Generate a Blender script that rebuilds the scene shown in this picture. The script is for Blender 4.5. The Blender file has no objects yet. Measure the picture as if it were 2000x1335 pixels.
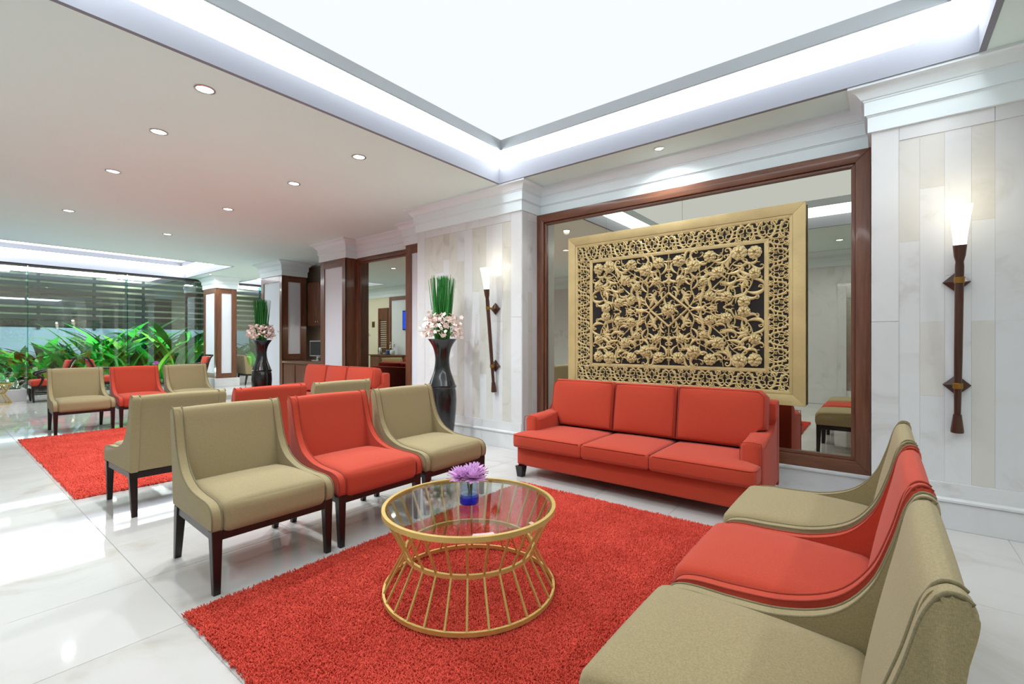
import bpy, bmesh, math, random
import numpy as np
from mathutils import Vector, Matrix
PI = math.pi
random.seed(7)
np.random.seed(7)
SC = bpy.context.scene
COL = SC.collection

# ------------------------------------------------------------------ camera
F_PX, H_CAM = 910.0, 1.3
cam_d = bpy.data.cameras.new('camera')
cam_d.sensor_fit = 'HORIZONTAL'
cam_d.sensor_width = 36.0
cam_d.lens = F_PX / 2000 * 36.0
cam_d.clip_start = 0.02
cam = bpy.data.objects.new('camera', cam_d)
COL.objects.link(cam)
cam.location = (0, 0, H_CAM)
cam.rotation_euler = (PI / 2, 0, math.atan(720 / F_PX))
SC.camera = cam

# ------------------------------------------------------------------ world, exposure
EXPOSURE = 0.93
STRIP_E, PANEL_E = 6.0, 0.53
world = bpy.data.worlds.new('world')
SC.world = world
world.use_nodes = True
world.node_tree.nodes['Background'].inputs[0].default_value = (0.012, 0.02, 0.04, 1)
world.node_tree.nodes['Background'].inputs[1].default_value = 1.0
vs = SC.view_settings
vs.view_transform = 'Standard'
vs.look = 'None'
vs.exposure = EXPOSURE
vs.gamma = 1.0
vs.use_curve_mapping = False
SC.cycles.max_bounces = 8
SC.cycles.diffuse_bounces = 4
SC.cycles.glossy_bounces = 5
SC.cycles.transparent_max_bounces = 12
SC.cycles.caustics_reflective = False
SC.cycles.caustics_refractive = False
SC.cycles.sample_clamp_indirect = 6.0


# ------------------------------------------------------------------ helpers: colour and materials
def lin(r, g, b):
    f = lambda c: (c / 255 / 12.92) if c / 255 <= 0.04045 else ((c / 255 + 0.055) / 1.055) ** 2.4
    return (f(r), f(g), f(b), 1)


class NT:
    def __init__(s, m):
        s.t = m.node_tree
        s.b = s.t.nodes.get('Principled BSDF')

    def n(s, typ, **kw):
        nd = s.t.nodes.new('ShaderNode' + typ)
        for k, v in kw.items():
            if k.startswith('i_'):
                key = k[2:]
                key = int(key) if key.isdigit() else key.replace('_', ' ')
                nd.inputs[key].default_value = v
            else:
                setattr(nd, k, v)
        return nd

    def l(s, a, b):
        s.t.links.new(a, b)


MATS = {}


def pmat(name, col, rough=0.5, metal=0.0, spec=0.5, coat=0.0):
    m = bpy.data.materials.new(name)
    m.use_nodes = True
    t = NT(m)
    t.b.inputs['Base Color'].default_value = col
    t.b.inputs['Roughness'].default_value = rough
    t.b.inputs['Metallic'].default_value = metal
    t.b.inputs['Specular IOR Level'].default_value = spec
    t.b.inputs['Coat Weight'].default_value = coat
    t.b.inputs['Coat Roughness'].default_value = 0.08
    MATS[name] = m
    return m, t


def ramp(t, fac, stops):
    r = t.n('ValToRGB')
    e = r.color_ramp.elements
    while len(e) < len(stops):
        e.new(0.5)
    for x, (p, c) in zip(e, stops):
        x.position = p
        x.color = c
    t.l(fac, r.inputs[0])
    return r.outputs[0]


def bump(t, height, strength, dist):
    b = t.n('Bump', i_Strength=strength, i_Distance=dist)
    t.l(height, b.inputs['Height'])
    t.l(b.outputs[0], t.b.inputs['Normal'])
    return b


def mat_plain(name, col, rough=0.5, metal=0.0, var=0.06, scale=6.0, spec=0.5, coat=0.0, bmp=0.0, bscale=40.0):
    m, t = pmat(name, col, rough, metal, spec, coat)
    tc = t.n('TexCoord')
    nz = t.n('TexNoise', i_Scale=scale, i_Detail=4.0)
    t.l(tc.outputs['Object'], nz.inputs['Vector'])
    c0 = tuple(x * (1 - var) for x in col[:3]) + (1,)
    c1 = tuple(min(1, x * (1 + var)) for x in col[:3]) + (1,)
    t.l(ramp(t, nz.outputs[0], [(0.3, c0), (0.7, c1)]), t.b.inputs['Base Color'])
    if bmp:
        n2 = t.n('TexNoise', i_Scale=bscale, i_Detail=3.0)
        t.l(tc.outputs['Object'], n2.inputs['Vector'])
        bump(t, n2.outputs[0], bmp, 0.01)
    return m


def mat_fabric(name, col, k=0.13):
    m, t = pmat(name, col, 0.95, 0.0, 0.12)
    t.b.inputs['Sheen Weight'].default_value = 0.12
    t.b.inputs['Sheen Roughness'].default_value = 0.5
    tc = t.n('TexCoord')
    mp = t.n('Mapping')
    mp.inputs['Scale'].default_value = (1, 1, 0.22)
    t.l(tc.outputs['Object'], mp.inputs[0])
    n1 = t.n('TexNoise', i_Scale=720.0, i_Detail=2.0)
    t.l(mp.outputs[0], n1.inputs['Vector'])
    mp2 = t.n('Mapping')
    mp2.inputs['Scale'].default_value = (0.25, 0.25, 1)
    t.l(tc.outputs['Object'], mp2.inputs[0])
    n2 = t.n('TexNoise', i_Scale=680.0, i_Detail=2.0)
    t.l(mp2.outputs[0], n2.inputs['Vector'])
    add = t.n('Math', operation='ADD')
    t.l(n1.outputs[0], add.inputs[0])
    t.l(n2.outputs[0], add.inputs[1])
    half = t.n('Math', operation='MULTIPLY', i_1=0.5)
    t.l(add.outputs[0], half.inputs[0])
    c0 = tuple(x * (1 - 1.5 * k) for x in col[:3]) + (1,)
    c1 = tuple(min(1, x * (1 + 1.5 * k)) for x in col[:3]) + (1,)
    t.l(ramp(t, half.outputs[0], [(0.34, c0), (0.66, c1)]), t.b.inputs['Base Color'])
    bump(t, half.outputs[0], 0.25, 0.0015)
    return m


def mat_wood(name, c0, c1, rough=0.35, axis=2, scale=9.0, coat=0.25):
    m, t = pmat(name, c0, rough, 0, 0.4, coat)
    tc = t.n('TexCoord')
    mp = t.n('Mapping')
    s = [1.0, 1.0, 1.0]
    s[axis] = 0.08
    mp.inputs['Scale'].default_value = s
    t.l(tc.outputs['Object'], mp.inputs[0])
    nz = t.n('TexNoise', i_Scale=scale * 4, i_Detail=6.0, i_Distortion=0.6)
    t.l(mp.outputs[0], nz.inputs['Vector'])
    t.l(ramp(t, nz.outputs[0], [(0.3, c0), (0.7, c1)]), t.b.inputs['Base Color'])
    bump(t, nz.outputs[0], 0.08, 0.002)
    return m


def mat_marble(name, base, vein, rough, scale=1.3, tint=0.07, coat=0.0):
    """pale marble, each piece slightly different (object random)"""
    m, t = pmat(name, base, rough, 0, 0.5, coat)
    g = t.n('NewGeometry')
    oi = t.n('ObjectInfo')
    vm = t.n('VectorMath', operation='MULTIPLY_ADD')
    sh = t.n('CombineXYZ')
    for i in range(3):
        t.l(oi.outputs['Random'], sh.inputs[i])
    t.l(sh.outputs[0], vm.inputs[0])
    vm.inputs[1].default_value = (7, 11, 5)
    t.l(g.outputs['Position'], vm.inputs[2])
    nz = t.n('TexNoise', i_Scale=scale, i_Detail=7.0, i_Roughness=0.62, i_Distortion=1.4)
    t.l(vm.outputs[0], nz.inputs['Vector'])
    mid = tuple(0.82 * b + 0.18 * v for b, v in zip(base[:3], vein[:3])) + (1,)
    c = ramp(t, nz.outputs[0], [(0.30, vein), (0.42, mid), (0.5, base), (0.62, base), (0.8, mid)])
    hsv = t.n('HueSaturation')
    mr = t.n('MapRange', i_3=1.0 - tint, i_4=1.0 + tint)
    t.l(oi.outputs['Random'], mr.inputs[0])
    t.l(mr.outputs[0], hsv.inputs['Value'])
    t.l(c, hsv.inputs['Color'])
    t.l(hsv.outputs[0], t.b.inputs['Base Color'])
    return m


def mat_emit(name, col, strength):
    m = bpy.data.materials.new(name)
    m.use_nodes = True
    t = m.node_tree
    t.nodes.clear()
    e = t.nodes.new('ShaderNodeEmission')
    o = t.nodes.new('ShaderNodeOutputMaterial')
    e.inputs[0].default_value = col
    e.inputs[1].default_value = strength
    t.links.new(e.outputs[0], o.inputs[0])
    MATS[name] = m
    return m


def mat_glass(name, tint, ior=1.5, boost=1.0):
    """sheet glass: clear transmission plus Fresnel mirror reflection"""
    m = bpy.data.materials.new(name)
    m.use_nodes = True
    t = NT(m)
    t.t.nodes.clear()
    fr = t.n('Fresnel')
    ge = t.n('NewGeometry')
    mr = t.n('MapRange', i_3=ior, i_4=1.0 / ior)
    t.l(ge.outputs['Backfacing'], mr.inputs[0])
    t.l(mr.outputs[0], fr.inputs['IOR'])
    mul = t.n('Math', operation='MULTIPLY', i_1=boost, use_clamp=True)
    tr = t.n('BsdfTransparent')
    tr.inputs[0].default_value = tint
    gl = t.n('BsdfGlossy', i_Roughness=0.0)
    gl.inputs[0].default_value = (1, 1, 1, 1)
    mx = t.n('MixShader')
    o = t.n('OutputMaterial')
    t.l(fr.outputs[0], mul.inputs[0])
    t.l(mul.outputs[0], mx.inputs[0])
    t.l(tr.outputs[0], mx.inputs[1])
    t.l(gl.outputs[0], mx.inputs[2])
    t.l(mx.outputs[0], o.inputs[0])
    MATS[name] = m
    return m


M = {}
M['olive'] = mat_fabric('olive_fabric', lin(150, 136, 102))
M['olive_pipe'] = mat_fabric('olive_piping', lin(122, 112, 85))
M['red'] = mat_fabric('red_fabric', lin(180, 67, 48), 0.09)
M['red_pipe'] = mat_fabric('red_piping', lin(146, 54, 40), 0.09)
M['darkwood'] = mat_wood('dark_chair_wood', lin(21, 14, 15), lin(33, 22, 22), 0.32, 2, 6, 0.15)
M['wood'] = mat_wood('reddish_wood', lin(92, 54, 37), lin(122, 78, 55), 0.35, 2, 8)
M['wood_h'] = mat_wood('reddish_wood_horizontal', lin(92, 54, 37), lin(122, 78, 55), 0.35, 0, 8)
M['pole_wood'] = mat_wood('sconce_wood', lin(52, 28, 20), lin(78, 46, 32), 0.3, 2, 8)
M['gold'] = mat_plain('gold_metal', lin(208, 178, 104), 0.4, 0.45, 0.05, 20)
M['gilt'] = mat_plain('gilt_carving', lin(208, 187, 134), 0.5, 0.15, 0.16, 14, bmp=0.3, bscale=90)
M['gilt_frame'] = mat_plain('gilt_frame', lin(196, 174, 122), 0.5, 0.15, 0.10, 5, bmp=0.2, bscale=60)
M['brass'] = mat_plain('brass', lin(150, 112, 52), 0.35, 0.8)
M['black'] = mat_plain('backing_black', lin(26, 22, 20), 0.8)
M['lacquer'] = mat_plain('black_lacquer', lin(14, 15, 18), 0.22, 0, 0.05, 4, 0.5, 0.4)
M['paint'] = mat_plain('white_trim_paint', lin(228, 240, 244), 0.45, 0, 0.01, 2)
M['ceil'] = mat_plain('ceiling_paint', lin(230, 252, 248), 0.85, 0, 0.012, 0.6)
M['fascia'] = mat_plain('cove_paint', lin(138, 142, 152), 0.8, 0, 0.01, 1)
M['lip'] = mat_plain('cove_grey_lip', lin(168, 176, 180), 0.5, 0.0, 0.03, 2)
M['wallcream'] = mat_plain('cream_wall_paint', lin(226, 220, 200), 0.8, 0, 0.02, 2)
M['panelwhite'] = mat_plain('white_panel', lin(220, 226, 234), 0.6, 0, 0.015, 3)
M['floor'] = mat_marble('floor_marble', lin(199, 197, 195), lin(182, 177, 168), 0.035, 1.1, 0.02)
M['grout'] = mat_plain('floor_grout', lin(196, 192, 184), 0.4)
M['stone'] = mat_marble('wall_marble', lin(213, 215, 217), lin(198, 198, 196), 0.22, 2.0, 0.045)
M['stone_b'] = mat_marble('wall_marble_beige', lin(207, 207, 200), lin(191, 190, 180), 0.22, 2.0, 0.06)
M['chrome'] = mat_plain('brushed_steel', lin(190, 190, 186), 0.25, 0.9)
M['strip'] = mat_emit('cove_light', (0.93, 0.975, 1, 1), STRIP_E)
M['strip2'] = mat_emit('garden_side_cove_light', (0.93, 0.975, 1, 1), STRIP_E * 1.4)
M['ceilglow2'] = mat_emit('garden_side_painted_glow', (0.95, 0.98, 1, 1), 1.6)  # white ceiling too, its cove lighting put in as emission
M['ceilglow'] = mat_emit('painted_ceiling_glow', (0.93, 0.97, 1, 1), PANEL_E)  # plain white ceiling; the cove light falling on it is put in as emission
M['lamp'] = mat_emit('downlight_lens', (1, 0.96, 0.88, 1), 9.0)
M['glass'] = mat_glass('window_glass', (0.84, 0.95, 0.92, 1), 1.5, 2.4)
M['fin'] = mat_glass('glass_fin', (0.45, 0.78, 0.76, 1), 1.5, 2.2)
M['tglass'] = mat_glass('table_glass', (0.86, 0.90, 0.88, 1), 1.5, 0.75)
M['cglass'] = mat_glass('clear_glass', (0.82, 0.88, 0.95, 1), 1.45, 2.5)
M['bglass'] = mat_glass('blue_glass', (0.10, 0.28, 0.90, 1), 1.45, 1.5)
M['leaf'] = mat_plain('leaf_green', lin(58, 172, 56), 0.45, 0, 0.3, 5)
M['leaf_d'] = mat_plain('leaf_dark', lin(24, 100, 46), 0.45, 0, 0.3, 5)
M['leaf_l'] = mat_plain('leaf_lime', lin(120, 178, 66), 0.45, 0, 0.25, 5)
M['reed'] = mat_plain('reed_green', lin(34, 118, 42), 0.45, 0, 0.3, 30)
M['silver'] = mat_plain('silver_leaf', lin(170, 190, 165), 0.6, 0, 0.2, 8)
M['pink'] = mat_plain('orchid_pink', lin(244, 222, 214), 0.6, 0, 0.08, 30)
M['lilac'] = mat_plain('lilac_petal', lin(232, 190, 234), 0.6, 0, 0.12, 60)
M['magenta'] = mat_plain('magenta_petal', lin(200, 90, 200), 0.6)
M['soil'] = mat_plain('planting_soil', lin(40, 36, 28), 0.95, 0, 0.3, 6, bmp=0.5)
M['slat'] = mat_plain('dark_slat', lin(44, 40, 38), 0.6)
M['gwall'] = mat_plain('garden_white_wall', lin(176, 196, 220), 0.8, 0, 0.05, 2)
M['gback'] = mat_plain('garden_lit_wall', lin(168, 172, 150), 0.85, 0, 0.05, 2)
M['rock'] = mat_plain('garden_rock', lin(84, 88, 88), 0.9, 0, 0.3, 5, bmp=0.6, bscale=12)
M['screen'] = mat_plain('monitor_screen', lin(22, 26, 28), 0.2)
M['grey'] = mat_plain('grey_plastic', lin(186, 190, 190), 0.4)
M['tv'] = mat_emit('tv_picture', (0.03, 0.10, 0.85, 1), 0.9)
M['rug'] = None


def mat_rug():
    m, t = pmat('red_shag', lin(196, 34, 30), 0.95, 0, 0.08)
    g = t.n('NewGeometry')
    n1 = t.n('TexNoise', i_Scale=3.0, i_Detail=5.0, i_Roughness=0.7)
    n2 = t.n('TexNoise', i_Scale=120.0, i_Detail=2.0)
    t.l(g.outputs['Position'], n1.inputs['Vector'])
    t.l(g.outputs['Position'], n2.inputs['Vector'])
    add = t.n('Math', operation='ADD')
    t.l(n1.outputs[0], add.inputs[0])
    t.l(n2.outputs[0], add.inputs[1])
    h = t.n('Math', operation='MULTIPLY', i_1=0.5)
    t.l(add.outputs[0], h.inputs[0])
    t.l(ramp(t, h.outputs[0], [(0.32, lin(190, 62, 50)), (0.66, lin(230, 96, 80))]), t.b.inputs['Base Color'])
    M['rug'] = m


mat_rug()


def mat_mirror():
    m = bpy.data.materials.new('bronze_mirror')
    m.use_nodes = True
    t = NT(m)
    t.t.nodes.clear()
    gl = t.n('BsdfGlossy', i_Roughness=0.0)
    gl.inputs[0].default_value = (0.56, 0.55, 0.47, 1)
    o = t.n('OutputMaterial')
    t.l(gl.outputs[0], o.inputs[0])
    M['mirror'] = m


mat_mirror()


def mat_shade():
    m, t = pmat('sconce_shade_glass', (0.95, 0.93, 0.88, 1), 0.35)
    tc = t.n('TexCoord')
    sp = t.n('SeparateXYZ')
    t.l(tc.outputs['Object'], sp.inputs[0])
    nz = t.n('TexNoise', i_Scale=14.0, i_Detail=3.0)
    t.l(tc.outputs['Object'], nz.inputs['Vector'])
    t.b.inputs['Emission Color'].default_value = (1, 0.90, 0.68, 1)
    mr = t.n('MapRange', i_1=0.3, i_2=0.7, i_3=0.9, i_4=1.5)
    t.l(nz.outputs[0], mr.inputs[0])
    t.l(mr.outputs[0], t.b.inputs['Emission Strength'])
    M['shade'] = m


mat_shade()


def mat_painting():
    m, t = pmat('lotus_painting', lin(200, 190, 170), 0.5)
    tc = t.n('TexCoord')
    v = t.n('TexVoronoi', i_Scale=4.5)
    nz = t.n('TexNoise', i_Scale=3.0, i_Detail=4.0)
    t.l(tc.outputs['Object'], nz.inputs['Vector'])
    t.l(nz.outputs[1], v.inputs['Vector'])
    t.l(ramp(t, v.outputs[0], [(0.1, lin(226, 214, 196)), (0.35, lin(214, 176, 150)), (0.6, lin(110, 70, 50)), (0.8, lin(224, 216, 204))]), t.b.inputs['Base Color'])
    M['painting'] = m


mat_painting()


# ------------------------------------------------------------------ helpers: objects
def tag(o, label=None, cat=None, group=None, kind=None):
    if label:
        o['label'] = label
    if cat:
        o['category'] = cat
    if group:
        o['group'] = group
    if kind:
        o['kind'] = kind
    return o


def empty(name, loc=(0, 0, 0), rz=0, label=None, cat=None, group=None, kind=None):
    o = bpy.data.objects.new(name, None)
    o.empty_display_size = 0.1
    COL.objects.link(o)
    o.location = loc
    o.rotation_euler = (0, 0, rz)
    return tag(o, label, cat, group, kind)


def link(name, me, mat=None, parent=None, loc=None, rot=None, scale=None):
    o = bpy.data.objects.new(name, me)
    COL.objects.link(o)
    if mat is not None and len(me.materials) == 0:
        me.materials.append(mat)
    if parent is not None:
        o.parent = parent
    if loc is not None:
        o.location = loc
    if rot is not None:
        o.rotation_euler = rot
    if scale is not None:
        o.scale = scale
    return o


def bm_mesh(name, bm, smooth=None):
    bmesh.ops.recalc_face_normals(bm, faces=bm.faces)
    me = bpy.data.meshes.new(name)
    bm.to_mesh(me)
    bm.free()
    if smooth is not None:
        me.polygons.foreach_set('use_smooth', [True] * len(me.polygons))
        me.set_sharp_from_angle(angle=math.radians(smooth))
    return me


def add_box(bm, c, s, bev=0.0, seg=1, rot=None):
    r = bmesh.ops.create_cube(bm, size=1.0)
    vs_ = r['verts']
    for v in vs_:
        v.co = Vector((v.co.x * s[0], v.co.y * s[1], v.co.z * s[2]))
    if bev:
        es = list({e for v in vs_ for e in v.link_edges})
        rr = bmesh.ops.bevel(bm, geom=es, offset=bev, segments=seg, affect='EDGES', profile=0.5)
        vs_ = list({v for f in rr['faces'] for v in f.verts} | {v for v in vs_ if v.is_valid})
    mtx = Matrix.Translation(c)
    if rot is not None:
        mtx = mtx @ rot.to_4x4()
    for v in vs_:
        v.co = mtx @ v.co


def box(name, c, s, mat, parent=None, bev=0.0, seg=1, smooth=None):
    """box whose object origin sits at its centre"""
    bm = bmesh.new()
    add_box(bm, (0, 0, 0), s, bev, seg)
    return link(name, bm_mesh(name, bm, smooth if smooth else (35 if bev and seg > 1 else None)), mat, parent, c)


def box2(name, a, b, mat, parent=None, bev=0.0, seg=1):
    c = [(p + q) / 2 for p, q in zip(a, b)]
    s = [abs(q - p) for p, q in zip(a, b)]
    return box(name, c, s, mat, parent, bev, seg)


def struct(o, label=None, cat=None):
    return tag(o, label, cat, None, 'structure')


def prism_bm(poly, d0, d1, plane='XZ', bev=0.0, seg=2, bm=None):
    """polygon extruded; plane XZ extrudes along y, XY along z, YZ along x"""
    own = bmesh.new()
    def P(u, v, d):
        return (u, d, v) if plane == 'XZ' else ((u, v, d) if plane == 'XY' else (d, u, v))
    a = [own.verts.new(P(u, v, d0)) for u, v in poly]
    b = [own.verts.new(P(u, v, d1)) for u, v in poly]
    fa = own.faces.new(a)
    fb = own.faces.new(b[::-1])
    n = len(poly)
    for i in range(n):
        own.faces.new((a[i], a[(i + 1) % n], b[(i + 1) % n], b[i]))
    if bev:
        es = list(set(fa.edges) | set(fb.edges))
        bmesh.ops.bevel(own, geom=es, offset=bev, segments=seg, affect='EDGES', profile=0.5)
    return own


def tube_bm(paths, r, n=6, closed=False, bm=None, radii=None):
    bm = bm or bmesh.new()
    pts = [Vector(p) for p in paths]
    N = len(pts)
    rings = []
    prev = None
    for i, p in enumerate(pts):
        if closed:
            t = pts[(i + 1) % N] - pts[i - 1]
        else:
            t = pts[min(i + 1, N - 1)] - pts[max(i - 1, 0)]
        t.normalize()
        if prev is None:
            up = Vector((0, 0, 1)) if abs(t.z) < 0.9 else Vector((0, 1, 0))
            a = t.cross(up).normalized()
        else:
            a = (prev - t * prev.dot(t)).normalized()
        prev = a
        b = t.cross(a)
        rr = radii[i] if radii else r
        rings.append([bm.verts.new(p + a * rr * math.cos(2 * PI * k / n) + b * rr * math.sin(2 * PI * k / n)) for k in range(n)])
    last = N if closed else N - 1
    for i in range(last):
        A, B = rings[i], rings[(i + 1) % N]
        for k in range(n):
            bm.faces.new((A[k], A[(k + 1) % n], B[(k + 1) % n], B[k]))
    if not closed:
        bm.faces.new(rings[0][::-1])
        bm.faces.new(rings[-1])
    return bm


def lathe_bm(prof, n=32, bm=None, c=(0, 0, 0), closed_profile=False):
    bm = bm or bmesh.new()
    rings = []
    for r, z in prof:
        if r < 1e-5:
            rings.append([bm.verts.new((c[0], c[1], c[2] + z))])
        else:
            rings.append([bm.verts.new((c[0] + r * math.cos(2 * PI * k / n), c[1] + r * math.sin(2 * PI * k / n), c[2] + z)) for k in range(n)])
    pairs = list(zip(rings[:-1], rings[1:]))
    if closed_profile:
        pairs.append((rings[-1], rings[0]))
    for A, B in pairs:
        for k in range(n):
            k2 = (k + 1) % n
            if len(A) == 1 and len(B) == 1:
                continue
            if len(A) == 1:
                bm.faces.new((A[0], B[k2], B[k]))
            elif len(B) == 1:
                bm.faces.new((A[k], A[k2], B[0]))
            else:
                bm.faces.new((A[k], A[k2], B[k2], B[k]))
    return bm


def cushion_mesh(name, size, r, puff=(0, 0, 0), n=8, shape=None):
    """rounded box centred on origin, with faces puffed outwards along x, y, z"""
    h = [s / 2 for s in size]
    def params(hh):
        k = max(3, n)
        a = [-hh + r * (1 - math.cos(PI / 2 * i / 3)) for i in range(4)]
        inner = [-hh + r + (2 * hh - 2 * r) * i / k for i in range(1, k)]
        return a + inner + [-x for x in a[::-1]]
    ps = [params(x) for x in h]
    bm = bmesh.new()
    cache = {}
    def vert(q):
        key = tuple(round(x, 6) for x in q)
        if key in cache:
            return cache[key]
        inn = [max(-(h[i] - r), min(h[i] - r, q[i])) for i in range(3)]
        d = [q[i] - inn[i] for i in range(3)]
        L = math.sqrt(sum(x * x for x in d))
        p = [inn[i] + d[i] / L * r for i in range(3)] if L > 1e-9 else list(q)
        s = [q[i] / h[i] for i in range(3)]
        for i in range(3):
            j, k = (i + 1) % 3, (i + 2) % 3
            p[i] += puff[i] * s[i] * (1 - s[j] ** 2) * (1 - s[k] ** 2)
        if shape:
            p = shape(p, s)
        v = bm.verts.new(p)
        cache[key] = v
        return v
    for ax in range(3):
        j, k = (ax + 1) % 3, (ax + 2) % 3
        for sg in (-1, 1):
            for a in range(len(ps[j]) - 1):
                for b in range(len(ps[k]) - 1):
                    quad = []
                    for (aa, bb) in ((a, b), (a + 1, b), (a + 1, b + 1), (a, b + 1)):
                        q = [0, 0, 0]
                        q[ax] = sg * h[ax]
                        q[j] = ps[j][aa]
                        q[k] = ps[k][bb]
                        quad.append(vert(q))
                    if len(set(quad)) == 4:
                        bm.faces.new(quad)
    return bm_mesh(name, bm, 180)


def sweep(name, path, prof, mat, closed=False, parent=None):
    """profile (outward, z) swept along an xy path, outward = right of travel, mitred"""
    bm = bmesh.new()
    N = len(path)
    cols = []
    for i in range(N):
        def nrm(a, b):
            d = Vector((b[0] - a[0], b[1] - a[1]))
            d.normalize()
            return Vector((d.y, -d.x))
        ns = []
        if closed or i > 0:
            ns.append(nrm(path[i - 1], path[i]))
        if closed or i < N - 1:
            ns.append(nrm(path[i], path[(i + 1) % N]))
        if len(ns) == 2:
            m_ = ns[0] + ns[1]
            m_ = m_ / (1 + ns[0].dot(ns[1]))
        else:
            m_ = ns[0]
        cols.append([bm.verts.new((path[i][0] + m_.x * o, path[i][1] + m_.y * o, z)) for o, z in prof])
    for i in range(N if closed else N - 1):
        A, B = cols[i], cols[(i + 1) % N]
        for k in range(len(prof) - 1):
            bm.faces.new((A[k], B[k], B[k + 1], A[k + 1]))
    return link(name, bm_mesh(name, bm, 30), mat, parent)


def np_mesh(name, verts, quads):
    me = bpy.data.meshes.new(name)
    nv, nf, k = len(verts), len(quads), quads.shape[1]
    me.vertices.add(nv)
    me.vertices.foreach_set('co', verts.astype(np.float32).ravel())
    me.loops.add(nf * k)
    me.loops.foreach_set('vertex_index', quads.astype(np.int32).ravel())
    me.polygons.add(nf)
    me.polygons.foreach_set('loop_start', np.arange(nf, dtype=np.int32) * k)
    me.update(calc_edges=True)
    me.validate()
    return me


def catmull(pts, k=8, closed=False):
    P = [np.array(p, float) for p in pts]
    out = []
    N = len(P)
    for i in range(N if closed else N - 1):
        p0 = P[i - 1] if (closed or i > 0) else 2 * P[0] - P[1]
        p1, p2 = P[i], P[(i + 1) % N]
        p3 = P[(i + 2) % N] if (closed or i + 2 < N) else 2 * P[-1] - P[-2]
        for j in range(k):
            t = j / k
            out.append(0.5 * ((2 * p1) + (-p0 + p2) * t + (2 * p0 - 5 * p1 + 4 * p2 - p3) * t * t + (-p0 + 3 * p1 - 3 * p2 + p3) * t ** 3))
    if not closed:
        out.append(P[-1])
    return [tuple(p) for p in out]


def copy_tree(root, loc, rz=0):
    r = root.copy()
    COL.objects.link(r)
    r.location = loc
    r.rotation_euler = (0, 0, rz)
    for ch in list(root.children):
        c = ch.copy()
        COL.objects.link(c)
        c.parent = r
        for g in list(ch.children):
            d = g.copy()
            COL.objects.link(d)
            d.parent = c
    return r


# ================================================================== STRUCTURE
ZC = 3.2           # main ceiling height
YP = 4.44          # face of the two stone pillars
YM = 4.80          # plane of the big mirror
XG = -16.3         # garden glass

# ---- floor: marble tiles over a slab
floor = struct(box2('floor', (-16.6, -2.4, -0.12), (3.9, 9.3, -0.004), M['floor']), 'polished pale marble tile floor of the lobby', 'floor')
TX, TY = 0.6375, 0.83
bm = bmesh.new()
add_box(bm, (0, 0, 0), (TX - 0.003, TY - 0.003, 0.02), 0.0012)
tile_me = bm_mesh('tile', bm)
tile_me.materials.append(M['floor'])
gx0, gy0 = -2.53, 0.755
for i in range(-22, 10):
    for j in range(-2, 7):
        x, y = gx0 + TX * (i + 0.5), gy0 + TY * (j + 0.5)
        if x < -16.2 or x > 3.5 or (y > 5.3 and x > -8):
            continue
        t = link('tile', tile_me, None, floor)
        t.location = (x - floor.location.x, y - floor.location.y, -0.01 - floor.location.z)

# ---- ceiling with three light coves
COVES = [(-3.59, 0.51, 0.35, 4.29), (-16.2, -12.78, 0.77, 4.84), (-16.2, -12.9, 6.25, 8.6)]
xs = sorted({-16.6, 3.9} | {c[0] for c in COVES} | {c[1] for c in COVES})
ys = sorted({-2.4, 9.3} | {c[2] for c in COVES} | {c[3] for c in COVES})
bm = bmesh.new()
for a, b in zip(xs[:-1], xs[1:]):
    for c, d in zip(ys[:-1], ys[1:]):
        mx, my = (a + b) / 2, (c + d) / 2
        if any(q[0] < mx < q[1] and q[2] < my < q[3] for q in COVES):
            continue
        f = bm.faces.new([bm.verts.new(p) for p in ((a, c, ZC), (b, c, ZC), (b, d, ZC), (a, d, ZC))])
bmesh.ops.remove_doubles(bm, verts=bm.verts, dist=1e-4)
r = bmesh.ops.extrude_face_region(bm, geom=list(bm.faces))
for v in [e for e in r['geom'] if isinstance(e, bmesh.types.BMVert)]:
    v.co.z += 0.10
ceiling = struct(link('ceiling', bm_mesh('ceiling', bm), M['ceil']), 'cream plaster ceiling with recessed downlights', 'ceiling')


def cove(c, label, n):
    x0, x1, y0, y1 = c
    cx_, cy_ = (x0 + x1) / 2, (y0 + y1) / 2
    root = struct(empty('ceiling_cove', (cx_, cy_, ZC), 0, label, 'light cove'))
    hx, hy = (x1 - x0) / 2, (y1 - y0) / 2
    def ring(name, prof, mat):
        # walls facing inward: travel clockwise so that right of travel is inward
        path = [(-hx, -hy), (-hx, hy), (hx, hy), (hx, -hy)]
        o = sweep(name, path, prof, mat, True, root)
        return o
    I = 0.15
    ring('fascia', [(-0.03, -0.003), (0.006, -0.003), (0.006, 0.18), (-0.03, 0.18)], M['fascia'])
    ring('light_strip', [(-0.01, 0.181), (0.003, 0.181), (I, 0.31)], M['strip'] if n == 1 else M['strip2'])
    ring('metal_lip', [(I, 0.31), (I - 0.012, 0.305), (I, 0.325), (I, 0.43)], M['lip'] if n == 1 else M['fascia'])
    box('painted_glow_panel', (0, 0, 0.45), (2 * hx - 2 * I + 0.02, 2 * hy - 2 * I + 0.02, 0.04), M['ceilglow'] if n == 1 else M['ceilglow2'], root)  # white ceiling board, no lamp; its glow comes from the material
    box('cove_top', (0, 0, 0.52), (2 * hx + 0.1, 2 * hy + 0.1, 0.04), M['paint'], root)
    return root


cove(COVES[0], 'large square light cove in the ceiling above the seating area', 1)
cove(COVES[1], 'glowing light cove in the ceiling beside the garden glass', 2)
cove(COVES[2], 'far light cove in the ceiling behind the column by the garden glass', 3)

# ---- back wall: recess walls, pillars, piers
struct(box2('wall_back', (-3.6, YM + 0.03, 0), (0.2, YM + 0.25, ZC), M['paint']), 'white wall behind the big mirror and red sofa', 'wall')
DADO = 0.32


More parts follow.
